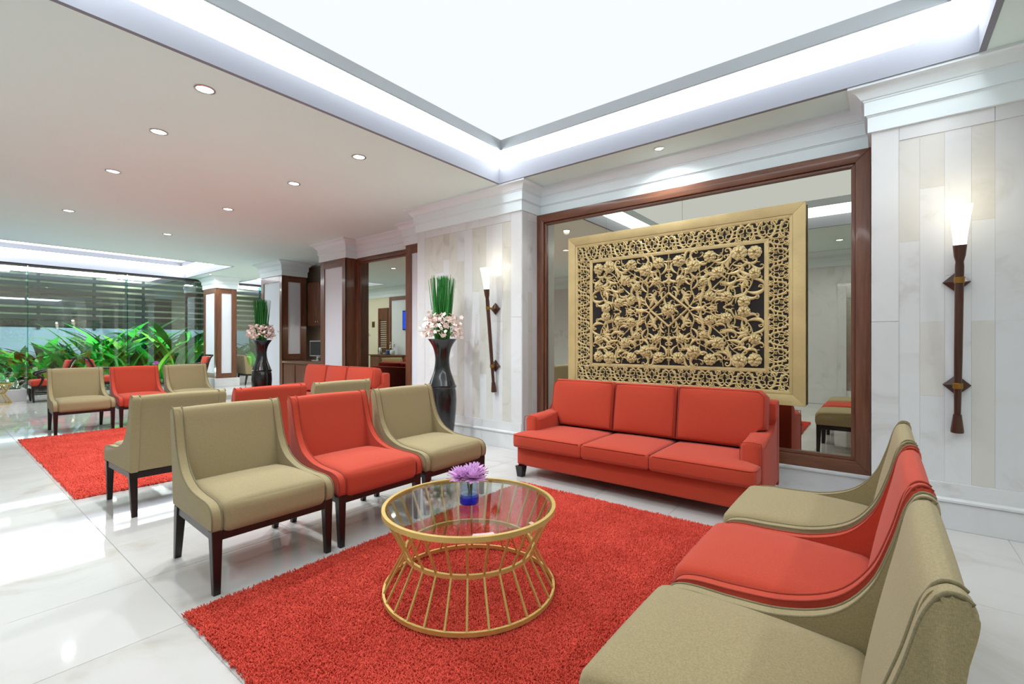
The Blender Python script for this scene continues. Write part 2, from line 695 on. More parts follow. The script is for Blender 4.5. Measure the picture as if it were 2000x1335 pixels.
def cladding(parent, x0, x1, z0, z1, yf, wmin, wmax, mats, face='y', seed=1):
    """vertical marble strips of uneven width and length on a wall face; parent sits at its own origin"""
    rnd = random.Random(seed)
    px, py, pz = parent.location
    x = x0
    while x < x1 - 0.01:
        w = rnd.uniform(wmin, wmax)
        if x1 - x - w < wmin:
            w = x1 - x
        z = z0
        while z < z1 - 0.01:
            hgt = rnd.uniform(0.45, 1.25)
            if z1 - z - hgt < 0.3:
                hgt = z1 - z
            pr_ = 0.012 + rnd.uniform(0, 0.0015)
            m = rnd.choice(mats(x + w / 2))
            bm = bmesh.new()
            if face == 'y':
                add_box(bm, (0, 0, 0), (w - 0.0006, pr_, hgt - 0.0006), 0.0004)
                cc = (x + w / 2 - px, yf - pr_ / 2 + 0.001 - py, z + hgt / 2 - pz)
            else:
                add_box(bm, (0, 0, 0), (pr_, w - 0.0006, hgt - 0.0006), 0.0004)
                cc = (yf + pr_ / 2 - 0.001 - px, x + w / 2 - py, z + hgt / 2 - pz)
            link('marble_strip', bm_mesh('marble_strip', bm), m, parent, cc)
            z += hgt
        x += w


def stone_pillar(x0, x1, y1, label, seed, mats, side):
    p = struct(box2('pillar', (x0, YP + 0.012, 0), (x1, y1, ZC), M['stone']), label, 'pillar')
    ox, oy, oz = p.location
    L = lambda x, y, z: (x - ox, y - oy, z - oz)
    m = 0.16
    # margin slabs around a recessed field, then strips inside
    def slab(name, a, b, mat=M['stone']):
        o = box2(name, a, b, mat, None, 0.002)
        o.parent = p
        o.location = L(*o.location)
    slab('margin_slab', (x0, YP, DADO), (x0 + m, YP + 0.03, 1.45))
    slab('margin_slab', (x0, YP, 1.452), (x0 + m, YP + 0.03, 2.88))
    slab('margin_slab', (x1 - m, YP, DADO), (x1, YP + 0.03, 1.6))
    slab('margin_slab', (x1 - m, YP, 1.602), (x1, YP + 0.03, 2.88))
    n = 3
    for i in range(n):
        a = x0 + m + (x1 - x0 - 2 * m) * i / n + 0.001
        b = x0 + m + (x1 - x0 - 2 * m) * (i + 1) / n - 0.001
        slab('margin_slab', (a, YP, 2.775), (b, YP + 0.03, 2.88))
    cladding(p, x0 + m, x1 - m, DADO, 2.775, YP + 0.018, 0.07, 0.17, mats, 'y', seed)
    # plinth, ledge, dado band
    k = max(2, int((x1 - x0) / 0.62))
    for i in range(k):
        a, b = x0 + (x1 - x0) * i / k + 0.0008, x0 + (x1 - x0) * (i + 1) / k - 0.0008
        slab('plinth_slab', (a, YP - 0.018, 0.0), (b, YP + 0.03, 0.185))
        slab('dado_slab', (a, YP - 0.006, 0.215), (b, YP + 0.03, DADO))
    bm = prism_bm([(0, 0), (0, 0.03), (-0.012, 0.034), (-0.03, 0.02), (-0.03, 0.006), (-0.018, 0)], x0 - x0, x1 - x0, 'YZ', 0)
    o = link('ledge', bm_mesh('ledge', bm), M['stone'], p, L(x0, YP, 0.185))
    # side return facing the mirror bay
    if side:
        xs_ = x1 if side > 0 else x0
        if side > 0:
            slab('return_slab', (xs_, YP + 0.002, 0.0), (xs_ + 0.012, YM - 0.05, 0.2))
            slab('return_slab', (xs_, YP + 0.002, 0.202), (xs_ + 0.01, YP + 0.12, 2.88))
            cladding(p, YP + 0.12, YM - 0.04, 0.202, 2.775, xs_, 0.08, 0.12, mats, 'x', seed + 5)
            slab('return_slab', (xs_, YP + 0.122, 2.777), (xs_ + 0.01, YM - 0.05, 2.88))
    return p


warm_light_tint = lambda x: ([M['stone_b'], M['stone_b'], M['stone']] if x < -4.1 else [M['stone'], M['stone'], M['stone_b']])  # warmer light on the left half put into the strip colours
M['stone_c'] = mat_marble('wall_marble_ivory', lin(210, 209, 204), lin(194, 192, 184), 0.22, 2.0, 0.05)
white = lambda x: [M['stone'], M['stone'], M['stone_c']]
stone_pillar(-5.26, -3.37, 5.2, 'marble-clad pillar between the carved panel and the black vase', 3, warm_light_tint, 1)
stone_pillar(-0.055, 1.75, 5.2, 'marble-clad pillar beside the mirror, behind the chairs', 11, white, 0)
struct(box2('wall_back_far', (1.75, YP + 0.2, 0), (3.7, YP + 0.5, ZC), M['stone']), 'stone wall beyond the marble pillar', 'wall')

# ---- base below the mirror
bay = struct(box2('wall_back_base', (-3.37, YM - 0.03, 0), (-0.055, YM + 0.04, 0.215), M['stone']), 'low marble base below the big mirror', 'wall base')
for i in range(5):
    a = -3.36 + 3.3 * i / 5
    o = box2('base_slab', (a + 0.001, YM - 0.045, 0), (a + 0.659, YM - 0.02, 0.185), M['stone'], None, 0.002)
    o.parent = bay
    o.location = [p - q for p, q in zip(o.location, bay.location)]
o = box2('ledge', (-3.36, YM - 0.06, 0.186), (-0.06, YM - 0.02, 0.218), M['stone'], None, 0.006, 2)
o.parent = bay
o.location = [p - q for p, q in zip(o.location, bay.location)]

# ---- crown mouldings
CROWN = [(0.0, 2.872), (0.022, 2.874), (0.022, 2.985), (0.03, 2.99), (0.03, 2.998), (0.042, 2.998), (0.042, 3.095), (0.05, 3.10), (0.05, 3.108), (0.062, 3.112),
         (0.072, 3.128), (0.09, 3.15), (0.115, 3.168), (0.138, 3.176), (0.142, 3.18), (0.142, 3.2)]
struct(sweep('trim_1', [(-5.26, 5.1), (-5.26, YP), (-3.37, YP), (-3.37, YM + 0.03), (-0.055, YM + 0.03), (-0.055, YP), (3.7, YP)], CROWN, M['paint']),
       'white stepped crown moulding above the mirror and stone pillars', 'moulding')

# ---- big framed mirror
mir = empty('wall_mirror', (-1.7125, YM, 0.215), 0, 'huge bronze-tinted mirror in a reddish wood frame behind the red sofa', 'mirror')
mx0, mx1, mz0, mz1 = -3.362, -0.062, 0.22, 2.872
fw = 0.13
W_, H_ = mx1 - mx0, mz1 - mz0


def mitre_frame(parent, W, H, fw, depth, y, z0, mh, mv, lipw=0.03):
    """four mitred boards with a stepped inner lip; local x centred, z from z0"""
    def board(poly, mat, dep, yy):
        bm = prism_bm(poly, yy - dep, yy, 'XZ', 0.004, 2)
        link('frame_board', bm_mesh('frame_board', bm, 30), mat, parent, (0, 0, z0))
    a, b = -W / 2, W / 2
    for (f0, f1, dep) in ((0.0, fw - lipw, depth), (fw - lipw, fw, depth * 0.55)):
        board([(a + f0, f0), (a + f0, H - f0), (a + f1, H - f1), (a + f1, f1)], mv, dep, y)
        board([(b - f0, f0), (b - f1, f1), (b - f1, H - f1), (b - f0, H - f0)], mv, dep, y)
        board([(a + f0, H - f0), (b - f0, H - f0), (b - f1, H - f1), (a + f1, H - f1)], mh, dep, y)
        board([(a + f0, f0), (a + f1, f1), (b - f1, f1), (b - f0, f0)], mh, dep, y)


mitre_frame(mir, W_, H_, fw, 0.055, 0.0, 0.005, M['wood_h'], M['wood'])
gx = [-W_ / 2 + fw - 0.01, -0.72, 0.13, W_ / 2 - fw + 0.01]
for a, b in zip(gx[:-1], gx[1:]):
    box2('mirror_pane', (a + 0.001, -0.008, fw), (b - 0.001, 0.0, H_ - fw + 0.01), M['mirror'], mir)


# ---- wood-framed columns and piers
def panel_face(parent, p, q, z0, z1, fw, mv=None, mh=None):
    """framed white panel on a vertical face from p to q (xy, local to parent), outward = right of p->q"""
    d = Vector((q[0] - p[0], q[1] - p[1], 0))
    w = d.length
    d.normalize()
    out = Vector((d.y, -d.x, 0))
    ang = math.atan2(d.y, d.x)
    def bd(name, s0, s1, za, zb, dep, mat, lift=0.0):
        c = Vector((p[0], p[1], 0)) + d * ((s0 + s1) / 2) + out * (dep / 2 + lift)
        bm = bmesh.new()
        add_box(bm, (0, 0, 0), (s1 - s0, dep, zb - za), 0.003)
        link(name, bm_mesh(name, bm), mat, parent, (c.x, c.y, (za + zb) / 2), (0, 0, ang))
    bd('stile', 0, fw, z0, z1, 0.03, M['wood'])
    bd('stile', w - fw, w, z0, z1, 0.03, M['wood'])
    bd('rail', fw, w - fw, z1 - fw, z1, 0.03, M['wood_h'])
    bd('rail', fw, w - fw, z0, z0 + fw, 0.03, M['wood_h'])
    bd('white_panel', fw - 0.005, w - fw + 0.005, z0 + fw - 0.005, z1 - fw + 0.005, 0.012, M['panelwhite'])


def column(x0, x1, y0, y1, label, faces='fr', plinth=True, zt=2.86, fw=0.14, crown=True, z0=None):
    c = struct(empty('column', ((x0 + x1) / 2, (y0 + y1) / 2, 0), 0, label, 'column'))
    hx, hy = (x1 - x0) / 2, (y1 - y0) / 2
    zb = 0.25 if plinth else 0.0
    if z0 is not None:
        zb = z0
    box2('core', (-hx + 0.03, -hy + 0.03, 0), (hx - 0.03, hy - 0.03, ZC), M['wood'], c)
    if plinth:
        box2('plinth', (-hx - 0.06, -hy - 0.06, 0), (hx + 0.06, hy + 0.06, 0.25), M['stone'], c, 0.004)
    e = 0.03
    if 'f' in faces:
        panel_face(c, (-hx, -hy + e), (hx, -hy + e), zb, zt, fw)
    if 'r' in faces:
        panel_face(c, (hx - e, -hy), (hx - e, hy), zb if faces != 'frc' else 0.88, zt, fw)
    if 'l' in faces:
        panel_face(c, (-hx + e, hy), (-hx + e, -hy), zb, zt, fw)
    if 'b' in faces:
        panel_face(c, (hx, hy - e), (-hx, hy - e), zb, zt, fw)
    if crown:
        sweep('crown', [(-hx, -hy), (hx, -hy), (hx, hy), (-hx, hy)], [(o, z - 0.012 if z < 2.9 else z) for o, z in CROWN], M['paint'], True, c)
    return c


column(-16.0, -15.02, 5.24, 5.79, 'wood-framed white column on a marble plinth beside the garden glass', 'frlb')
column(-12.05, -10.95, 5.2, 5.78, 'broad wood-framed white column behind the farther black vase', 'frc', False)
pc = column(-8.66, -7.76, 4.86, 5.2, 'wood-framed white pier behind the far red sofa', 'f', False)
box2('side_board', (0.42, -0.17, 0), (0.45, 0.17, 2.86), M['wood'], pc, 0.003)
column(-6.05, -5.1, 4.86, 5.2, 'wood-framed white pier next to the marble pillar', 'f', False)
struct(sweep('trim_2', [(-7.76, 5.1), (-6.05, 5.1)], CROWN, M['paint']), 'white crown moulding above the far mirror', 'moulding')
struct(box2('wall_back_recess', (-8.6, 5.14, 0), (-5.2, 5.4, ZC), M['paint']), 'white wall behind the far mirror', 'wall')

m2 = empty('wall_mirror', (-6.905, 5.11, 0.0), 0, 'narrow tall mirror in a wooden frame behind the far red sofa', 'mirror')
mitre_frame(m2, 1.7, 2.86, 0.10, 0.045, 0.0, 0.0, M['wood_h'], M['wood'])
box2('mirror_pane', (-0.77, -0.008, 0.08), (0.77, 0.0, 2.78), M['mirror'], m2)

# ---- alcove behind the far column and pier
struct(box2('wall_back_alcove', (-12.0, 6.24, 0), (-8.5, 6.4, ZC), M['wallcream']), 'cream wall behind the computer monitor', 'wall')
struct(box2('wall_alcove_side', (-12.05, 5.7, 0), (-11.9, 9.1, ZC), M['wallcream']), 'cream side wall behind the broad column', 'wall')
struct(box2('wall_garden_end', (-16.5, 9.0, 0), (-11.9, 9.2, ZC), M['wallcream']), 'cream wall at the far end of the garden side', 'wall')
# ---- walls behind and beside the camera (seen in mirrors and glass)
wf = struct(box2('wall_front', (-11.0, -2.35, 0), (3.8, -2.2, ZC), M['stone']), 'stone wall with lift doors facing the mirror', 'wall')
struct(box2('wall_front_jog', (-11.1, -2.3, 0), (-11.0, 0.05, ZC), M['wallcream']), 'cream return wall beside the louvred door', 'wall')
struct(box2('wall_front_far', (-16.5, -0.1, 0), (-11.0, 0.05, ZC), M['wallcream']), 'cream wall with a louvred door facing the far mirror', 'wall')
struct(box2('wall_right', (3.6, -2.4, 0), (3.8, 5.0, ZC), M['wallcream']), 'cream wall carrying the framed painting', 'wall')
struct(sweep('trim_3', [(-11.0, -2.2), (3.6, -2.2)][::-1], CROWN, M['paint']), 'white crown moulding above the lift doors', 'moulding')
struct(sweep('trim_4', [(-16.3, 0.05), (-11.0, 0.05)][::-1], CROWN, M['paint']), 'white crown moulding above the louvred door', 'moulding')
struct(box2('baseboard_front', (-11.0, -2.2, 0), (3.6, -2.17, 0.3), M['stone']), 'pale stone baseboard under the lift wall', 'baseboard')

# lift doors
lift = struct(empty('door_1', (-0.08, -2.2, 0), 0, 'brushed steel lift doors in a stone surround', 'lift door'))
for a, b in ((-0.62, -0.47), (0.47, 0.62)):
    box2('jamb', (a, 0.0, 0), (b, 0.07, 2.45), M['stone'], lift)
box2('header', (-0.62, 0.0, 2.2), (0.62, 0.06, 2.5), M['chrome'], lift)
for a, b in ((-0.47, -0.002), (0.002, 0.47)):
    box2('door_leaf', (a, 0.0, 0), (b, 0.02, 2.2), M['chrome'], lift)

# louvred door
d2 = struct(empty('door_2', (-13.83, 0.05, 0), 0, 'brown louvred wooden door next to the framed white panel', 'door'))
for a, b in ((-0.28, -0.2), (0.2, 0.28)):
    box2('stile', (a, 0, 0), (b, 0.05, 2.5), M['wood'], d2)
for z0_, z1_ in ((0, 0.12), (0.95, 1.1), (2.1, 2.5)):
    box2('rail', (-0.2, 0, z0_), (0.2, 0.045, z1_), M['wood'], d2)
for zz in list(np.arange(0.18, 0.93, 0.075)) + list(np.arange(1.16, 2.08, 0.075)):
    o = box('slat', (0, 0.025, zz), (0.4, 0.05, 0.012), M['wood_h'], d2)
    o.rotation_euler = (0.6, 0, 0)
for k, (xa, xb, lb) in enumerate(((-15.75, -14.85, 'white panel framed in wood beside the small brass sign'), (-13.5, -11.9, 'wide white panel framed in wood behind the tea counter'))):
    w = struct(empty('trim_%d' % (5 + k), ((xa + xb) / 2, 0.05, 0), 0, lb, 'wall panel'))
    hw = (xb - xa) / 2
    panel_face(w, (hw, 0.0), (-hw, 0.0), 0.0, 2.86, 0.12)

# ---- garden glass wall
gw = struct(empty('window_1', (XG, 3.45, 0), 0, 'frameless glass wall towards the night garden', 'glass wall'))
fins = [-0.34 - 3.45 + 0.0, 1.56 - 3.45, 0.0, 1.72, 3.6, 5.4]
edges = [-0.34 - 3.45] + fins[1:]
for a, b in zip(edges[:-1], edges[1:]):
    box2('pane', (-0.006, a + 0.006, 0.02), (0.006, b - 0.006, 3.14), M['glass'], gw)
for f in fins[1:-1]:
    if abs(f - 1.72) < 0.01:
        continue
    box2('glass_fin', (0.008, f - 0.01, 0.02), (0.22, f + 0.01, 3.14), M['fin'], gw)
box2('head_rail', (-0.05, -3.45, 3.14), (0.05, 5.5, 3.2), M['slat'], gw)
box2('sill_rail', (-0.03, -3.45, 0.0), (0.03, 5.5, 0.02), M['chrome'], gw)

# ================================================================== FURNITURE
# ---- slipper chair: local +x is the front, base on z = 0
CW, WT = 0.68, 0.055     # width, wing thickness


def chair_meshes(fab, pipe, tagname):
    me = {}
    front = catmull([(-0.305, 0.893), (-0.285, 0.85), (-0.258, 0.75), (-0.212, 0.63), (-0.130, 0.535), (0.0, 0.482), (0.15, 0.466), (0.27, 0.462), (0.335, 0.446), (0.364, 0.410), (0.368, 0.365), (0.360, 0.328)], 5)
    rear = [(-0.300, 0.326), (-0.312, 0.50), (-0.327, 0.68)] + catmull([(-0.342, 0.80), (-0.353, 0.855), (-0.352, 0.885), (-0.335, 0.902), (-0.318, 0.902), (-0.305, 0.893)], 4)[:-1]
    poly = rear + front
    bm = prism_bm(poly, -WT / 2, WT / 2, 'XZ', 0.010, 3)
    me['wing'] = bm_mesh('wing', bm, 50)
    me['wing'].materials.append(fab)
    top = catmull([(-0.347, 0.893), (-0.335, 0.903), (-0.318, 0.9035), (-0.305, 0.893)], 4)[:-1] + front
    for s, k in ((-1, 'pipe_a'), (1, 'pipe_b')):
        bm = tube_bm([(x, s * (WT / 2 - 0.004), z + 0.0005) for x, z in top], 0.0042, 6)
        me[k] = bm_mesh('piping', bm, 180)
        me[k].materials.append(pipe)
    # backrest slab between the wings
    iw = CW - 2 * WT + 0.012
    fr = catmull([(-0.330, 0.900), (-0.305, 0.893), (-0.287, 0.862), (-0.270, 0.78), (-0.244, 0.66), (-0.222, 0.55), (-0.205, 0.45)], 4)
    prof = [(-0.290, 0.33), (-0.306, 0.50), (-0.322, 0.68)] + catmull([(-0.337, 0.80), (-0.348, 0.855), (-0.347, 0.883), (-0.330, 0.900)], 4)[:-1] + fr + [(-0.19, 0.33)]
    bm = bmesh.new()
    ny = 10
    rows = []
    for j in range(ny + 1):
        t = -1 + 2 * j / ny
        b = 0.014 * (1 - t * t)
        row = []
        for (x, z) in prof:
            fwd = max(0.0, min(1.0, (x + 0.345) / 0.1))
            row.append(bm.verts.new((x + b * fwd, t * iw / 2, z + (0.006 * (1 - t * t) if z > 0.88 else 0))))
        rows.append(row)
    for A, B in zip(rows[:-1], rows[1:]):
        for k in range(len(prof)):
            k2 = (k + 1) % len(prof)
            bm.faces.new((A[k], A[k2], B[k2], B[k]))
    bm.faces.new(rows[0][::-1])
    bm.faces.new(rows[-1])
    me['backrest'] = bm_mesh('backrest', bm, 60)
    me['backrest'].materials.append(fab)
    # seat cushion
    def shp(p, s):
        x, y, z = p
        if s[2] > 0:
            z += 0.012 * (1 - s[0] ** 2) * s[2]
        return (x, y * (1 - 0.05 * (0.3 - x) / 0.6), z)
    me['seat'] = cushion_mesh('seat', (0.60, CW - 2 * WT + 0.014, 0.166), 0.045, (0.008, 0, 0.018), 8, shp)
    me['seat'].materials.append(fab)
    return me


WOODME = {}


def chair_wood():
    dw = M['darkwood']
    for key, s, rear in (('leg_f', 0, False), ('leg_r', 0, True)):
        bm = bmesh.new()
        # tapered leg; front: straight outer faces, rear: raked backwards
        t, b = 0.052, 0.034
        zt = 0.326
        dx = -0.052 if rear else 0.0
        for i, (zz, w, ox) in enumerate(((zt, t, 0), (0.0, b, dx))):
            o = (w - t) / 2
            cx = ox + (0 if rear else -(w - t) / 2 * 1.0)
            WOODME.setdefault('tmp', [])
            vs_ = [bm.verts.new((cx + a * w / 2, c * w / 2 , zz)) for a, c in ((-1, -1), (1, -1), (1, 1), (-1, 1))]
            if i == 0:
                top = vs_
            else:
                bot = vs_
        bm.faces.new(top)
        bm.faces.new(bot[::-1])
        for k in range(4):
            bm.faces.new((top[k], bot[k], bot[(k + 1) % 4], top[(k + 1) % 4]))
        es = [e for e in bm.edges if abs(e.verts[0].co.z - e.verts[1].co.z) > 0.1]
        bmesh.ops.bevel(bm, geom=es, offset=0.003, segments=1, affect='EDGES')
        WOODME[key] = bm_mesh('leg', bm)
        WOODME[key].materials.append(dw)
    bm = bmesh.new()
    add_box(bm, (0, 0, 0), (0.026, 0.58, 0.048), 0.003)
    WOODME['rail_y'] = bm_mesh('rail', bm)
    WOODME['rail_y'].materials.append(dw)
    bm = bmesh.new()
    add_box(bm, (0, 0, 0), (0.59, 0.026, 0.048), 0.003)
    WOODME['rail_x'] = bm_mesh('rail', bm)
    WOODME['rail_x'].materials.append(dw)


chair_wood()
CHAIR = {}


def chair_tree(kind, loc, rz, label, group):
    if kind not in CHAIR:
        CHAIR[kind] = chair_meshes(M[kind], M[kind + '_pipe'], kind)
    me = CHAIR[kind]
    c = empty('slipper_chair', loc, rz, label, 'chair', group)
    for s in (-1, 1):
        w = link('wing', me['wing'], None, c, (0, s * ((CW - WT) / 2 - 0.0135), 0), (0, 0, s * 0.034))
        link('piping', me['pipe_a'], None, w)
        link('piping', me['pipe_b'], None, w)
        link('leg', WOODME['leg_f'], None, c, (0.335, s * 0.308, 0))
        link('leg', WOODME['leg_r'], None, c, (-0.255, s * 0.290, 0))
        link('rail', WOODME['rail_x'], None, c, (0.035, s * 0.303, 0.300), (0, 0, s * 0.034))
    link('rail', WOODME['rail_y'], None, c, (0.345, 0, 0.300))
    link('rail', WOODME['rail_y'], None, c, (-0.268, 0, 0.300), None, (1, 0.93, 1))
    link('seat', me['seat'], None, c, (0.078, 0, 0.388))
    link('backrest', me['backrest'], None, c, None, None, (1, 0.965, 1))
    return c


G1 = 'slipper chairs set in rows around the two red rugs'
chair_tree('olive', (-3.03, 1.245, 0), 0, 'olive chair facing the gold table, at the open end of its row', G1)
chair_tree('red', (-3.03, 1.955, 0), 0, 'red chair facing the gold table, between two olive chairs', G1)
chair_tree('olive', (-3.03, 2.665, 0), 0, 'olive chair facing the gold table, next to the big black vase', G1)
chair_tree('olive', (-4.66, 1.265, 0), PI, 'olive chair seen from behind, at the edge of the far red rug', G1)
chair_tree('red', (-4.66, 1.965, 0), PI, 'red chair seen from behind, its back showing behind the olive and red row', G1)
chair_tree('olive', (-4.66, 2.675, 0), PI, 'olive chair seen from behind in front of the far red sofa', G1)
chair_tree('olive', (-9.34, 1.45, 0), 0, 'olive chair across the far rug, at the end nearest the red wooden armchairs', G1)
chair_tree('red', (-9.34, 2.165, 0), 0, 'red chair across the far rug, between two olive chairs', G1)
chair_tree('olive', (-9.34, 2.885, 0), 0, 'olive chair across the far rug, in front of the plinth column', G1)
chair_tree('olive', (-0.235, 2.72, 0), PI, 'olive chair with its seat towards the sofa arm, below the wall torch', G1)
chair_tree('red', (-0.235, 2.015, 0), PI, 'red chair in the close row, squeezed between two olive chairs', G1)
chair_tree('olive', (-0.235, 1.315, 0), PI, 'largest olive chair, cut by the bottom edge of the picture', G1)
oc = chair_tree('olive', (-15.35, 6.35, 0), PI / 2, 'olive chair with a lime cushion behind the plinth column', 'chairs by the garden glass')
cu = link('cushion', cushion_mesh('cushion', (0.12, 0.42, 0.38), 0.05, (0.04, 0, 0), 6), M['leaf_l'])
cu.location = (-15.35, 6.2, 0.67)
cu.rotation_euler = (0, 0, PI / 2)
tag(cu, 'lime green cushion leaning in the olive chair behind the column', 'cushion')


# ---- three-seat sofa: local x along the length, front is -y
def sofa(loc, label):
    s = empty('sofa', loc, 0, label, 'sofa', 'red three-seat sofas')
    L, D = 2.14, 0.92
    fab, pipe = M['red'], M['red_pipe']
    yb, yf = D / 2, -D / 2
    # base
    link('base', cushion_mesh('base', (L - 0.03, D - 0.08, 0.185), 0.022, (0, 0.004, 0), 6), fab, s, (0, 0.03, 0.197))
    aw = 0.155
    # back frame with slightly raked sides
    bm = prism_bm([(yb - 0.12, 0.28), (yb, 0.10), (yb + 0.0, 0.80), (yb - 0.02, 0.818), (yb - 0.10, 0.81), (yb - 0.13, 0.79)], -L / 2, L / 2, 'YZ', 0.012, 3)
    link('back_frame', bm_mesh('back_frame', bm, 50), fab, s)
    # arms
    for sg in (-1, 1):
        ax = sg * (L / 2 - aw / 2)
        prof = [(-0.25, 0.11), (yb - 0.01, 0.11), (yb - 0.01, 0.72), (yb - 0.05, 0.68), (yb - 0.10, 0.625), (yb - 0.17, 0.592), (yb - 0.26, 0.580), (-0.20, 0.575), (-0.235, 0.562), (-0.25, 0.535)]
        bm = prism_bm(prof, -aw / 2, aw / 2, 'YZ', 0.058, 6)
        arm = link('arm', bm_mesh('arm', bm, 60), fab, s, (ax, 0, 0))
        pts = [(-aw / 2 + 0.008, -0.252, 0.40), (-aw / 2 + 0.006, -0.252, 0.52), (-aw / 2 + 0.03, -0.252, 0.562), (aw / 2 - 0.03, -0.252, 0.562), (aw / 2 - 0.006, -0.252, 0.52), (aw / 2 - 0.006, -0.252, 0.12)]
        link('piping', bm_mesh('piping', tube_bm(catmull(pts, 4), 0.003, 5), 180), pipe, arm)
    # seat cushions (outer two wrap in front of the arms)
    iw = (L - 2 * aw) / 3
    zc0, zc1 = 0.288, 0.415
    def pad(poly, d0, d1, plane, bev, puff, name, loc):
        """extruded pad with rounded rim and crowned faces"""
        bm = prism_bm(poly, d0, d1, plane, bev, 4)
        bm.normal_update()
        big = sorted(bm.faces, key=lambda f: -f.calc_area())[:2]
        ax = {'XY': 2, 'XZ': 1, 'YZ': 0}[plane]
        bmesh.ops.triangulate(bm, faces=big)
        for _ in range(3):
            es = [e for e in bm.edges if e.calc_length() > 0.07]
            bmesh.ops.subdivide_edges(bm, edges=es, cuts=1, use_grid_fill=False)
            bmesh.ops.triangulate(bm, faces=[f for f in bm.faces if len(f.verts) > 4])
        P = np.array([v.co[:] for v in bm.verts])
        oth = [i for i in range(3) if i != ax]
        lo, hi = P.min(0), P.max(0)
        for v in bm.verts:
            u = [2 * (v.co[i] - lo[i]) / (hi[i] - lo[i]) - 1 for i in oth]
            k = (1 - abs(u[0]) ** 3) * (1 - abs(u[1]) ** 3)
            sgn = 1 if v.co[ax] > (lo[ax] + hi[ax]) / 2 else -1
            v.co[ax] += sgn * puff * k
        return link(name, bm_mesh(name, bm, 60), fab, s, loc)
    for i in range(3):
        x0 = -L / 2 + aw + iw * i + 0.003
        x1 = x0 + iw - 0.006
        ya, yb_ = yf, 0.25
        if i == 0:
            poly = [(x1, ya), (x1, yb_), (x0, yb_), (x0, -0.262), (-L / 2 + 0.005, -0.262), (-L / 2 + 0.005, ya + 0.03), (-L / 2 + 0.03, ya)]
        elif i == 2:
            poly = [(x0, ya), (L / 2 - 0.03, ya), (L / 2 - 0.005, ya + 0.03), (L / 2 - 0.005, -0.262), (x1, -0.262), (x1, yb_), (x0, yb_)]
        else:
            poly = [(x0, ya), (x1, ya), (x1, yb_), (x0, yb_)]
        c = pad(poly, zc0, zc1, 'XY', 0.03, 0.020, 'seat_cushion', (0, 0, 0))
        xa, xb = min(p[0] for p in poly), max(p[0] for p in poly)
        for zz in (zc0 + 0.012, zc1 - 0.010):
            pp = [(xa + 0.004, -0.28 if xa < x0 - 0.01 else 0.2, zz), (xa + 0.003, ya + 0.035, zz), (xa + 0.03, ya + 0.003, zz), (xb - 0.03, ya + 0.003, zz), (xb - 0.003, ya + 0.035, zz), (xb - 0.004, -0.28 if xb > x1 + 0.01 else 0.2, zz)]
            link('piping', bm_mesh('piping', tube_bm(pp, 0.0034, 5), 180), pipe, c)
        # back cushion, outer ones notched over the arm
        z0, z1 = 0.425, 0.888
        n0 = 0.585
        if i == 0:
            e = -L / 2 + 0.05
            poly = [(x1, z0), (x1, z1), (x1 - 0.02, z1 + 0.012), (e + 0.05, z1 + 0.012), (e, z1 - 0.04), (e, n0), (x0 + 0.01, n0 - 0.03), (x0 + 0.01, z0)]
        elif i == 2:
            e = L / 2 - 0.05
            poly = [(x0, z0), (x1 - 0.01, z0), (x1 - 0.01, n0 - 0.03), (e, n0), (e, z1 - 0.04), (e - 0.05, z1 + 0.012), (x0 + 0.02, z1 + 0.012), (x0, z1)]
        else:
            poly = [(x0, z0), (x1, z0), (x1, z1), (x1 - 0.02, z1 + 0.008), (x0 + 0.02, z1 + 0.008), (x0, z1)]
        b = pad(poly, -0.085, 0.085, 'XZ', 0.038, 0.026, 'back_cushion', (0, 0.235, 0))
        b.rotation_euler = (-0.16, 0, 0)
        b.location = (0, 0.235, 0.0)
        # keep the cushion foot resting on the seat after the tilt
        b.location = (0, 0.145, 0.012)
        def inset(pg, dd):
            ar = sum(pg[k - 1][0] * pg[k][1] - pg[k][0] * pg[k - 1][1] for k in range(len(pg)))
            sgn = 1 if ar > 0 else -1
            out = []
            for k in range(len(pg)):
                a_, b_, c_ = (np.array(pg[k - 1]), np.array(pg[k]), np.array(pg[(k + 1) % len(pg)]))
                e0, e1 = (b_ - a_) / np.linalg.norm(b_ - a_), (c_ - b_) / np.linalg.norm(c_ - b_)
                n0, n1 = sgn * np.array([-e0[1], e0[0]]), sgn * np.array([-e1[1], e1[0]])
                m_ = (n0 + n1) / max(0.5, 1 + n0.dot(n1))
                out.append(b_ + m_ * dd)
            return out
        pl = [(px, -0.084, pz) for px, pz in inset(poly, 0.018)]
        link('piping', bm_mesh('piping', tube_bm(pl, 0.0042, 6, True), 180), pipe, b)
    for sx in (-1, 1):
        for y in (yf + 0.07, yb - 0.06):
            bm = bmesh.new()
            a = [bm.verts.new((sx_ * 0.04, sy_ * 0.04, 0.105)) for sx_, sy_ in ((-1, -1), (1, -1), (1, 1), (-1, 1))]
            b = [bm.verts.new((sx_ * 0.028, sy_ * 0.028, 0.0)) for sx_, sy_ in ((-1, -1), (1, -1), (1, 1), (-1, 1))]
            bm.faces.new(a)
            bm.faces.new(b[::-1])
            for k in range(4):
                bm.faces.new((a[k], b[k], b[(k + 1) % 4], a[(k + 1) % 4]))
            link('foot', bm_mesh('foot', bm), M['lacquer'], s, (sx * (L / 2 - 0.07), y, 0))
    return s


s1 = sofa((-1.735, 3.99, 0), 'red fabric three-seat sofa below the carved gold panel')
s2 = copy_tree(s1, (-7.07, 4.06, 0))
tag(s2, 'red fabric three-seat sofa before the narrow far mirror')


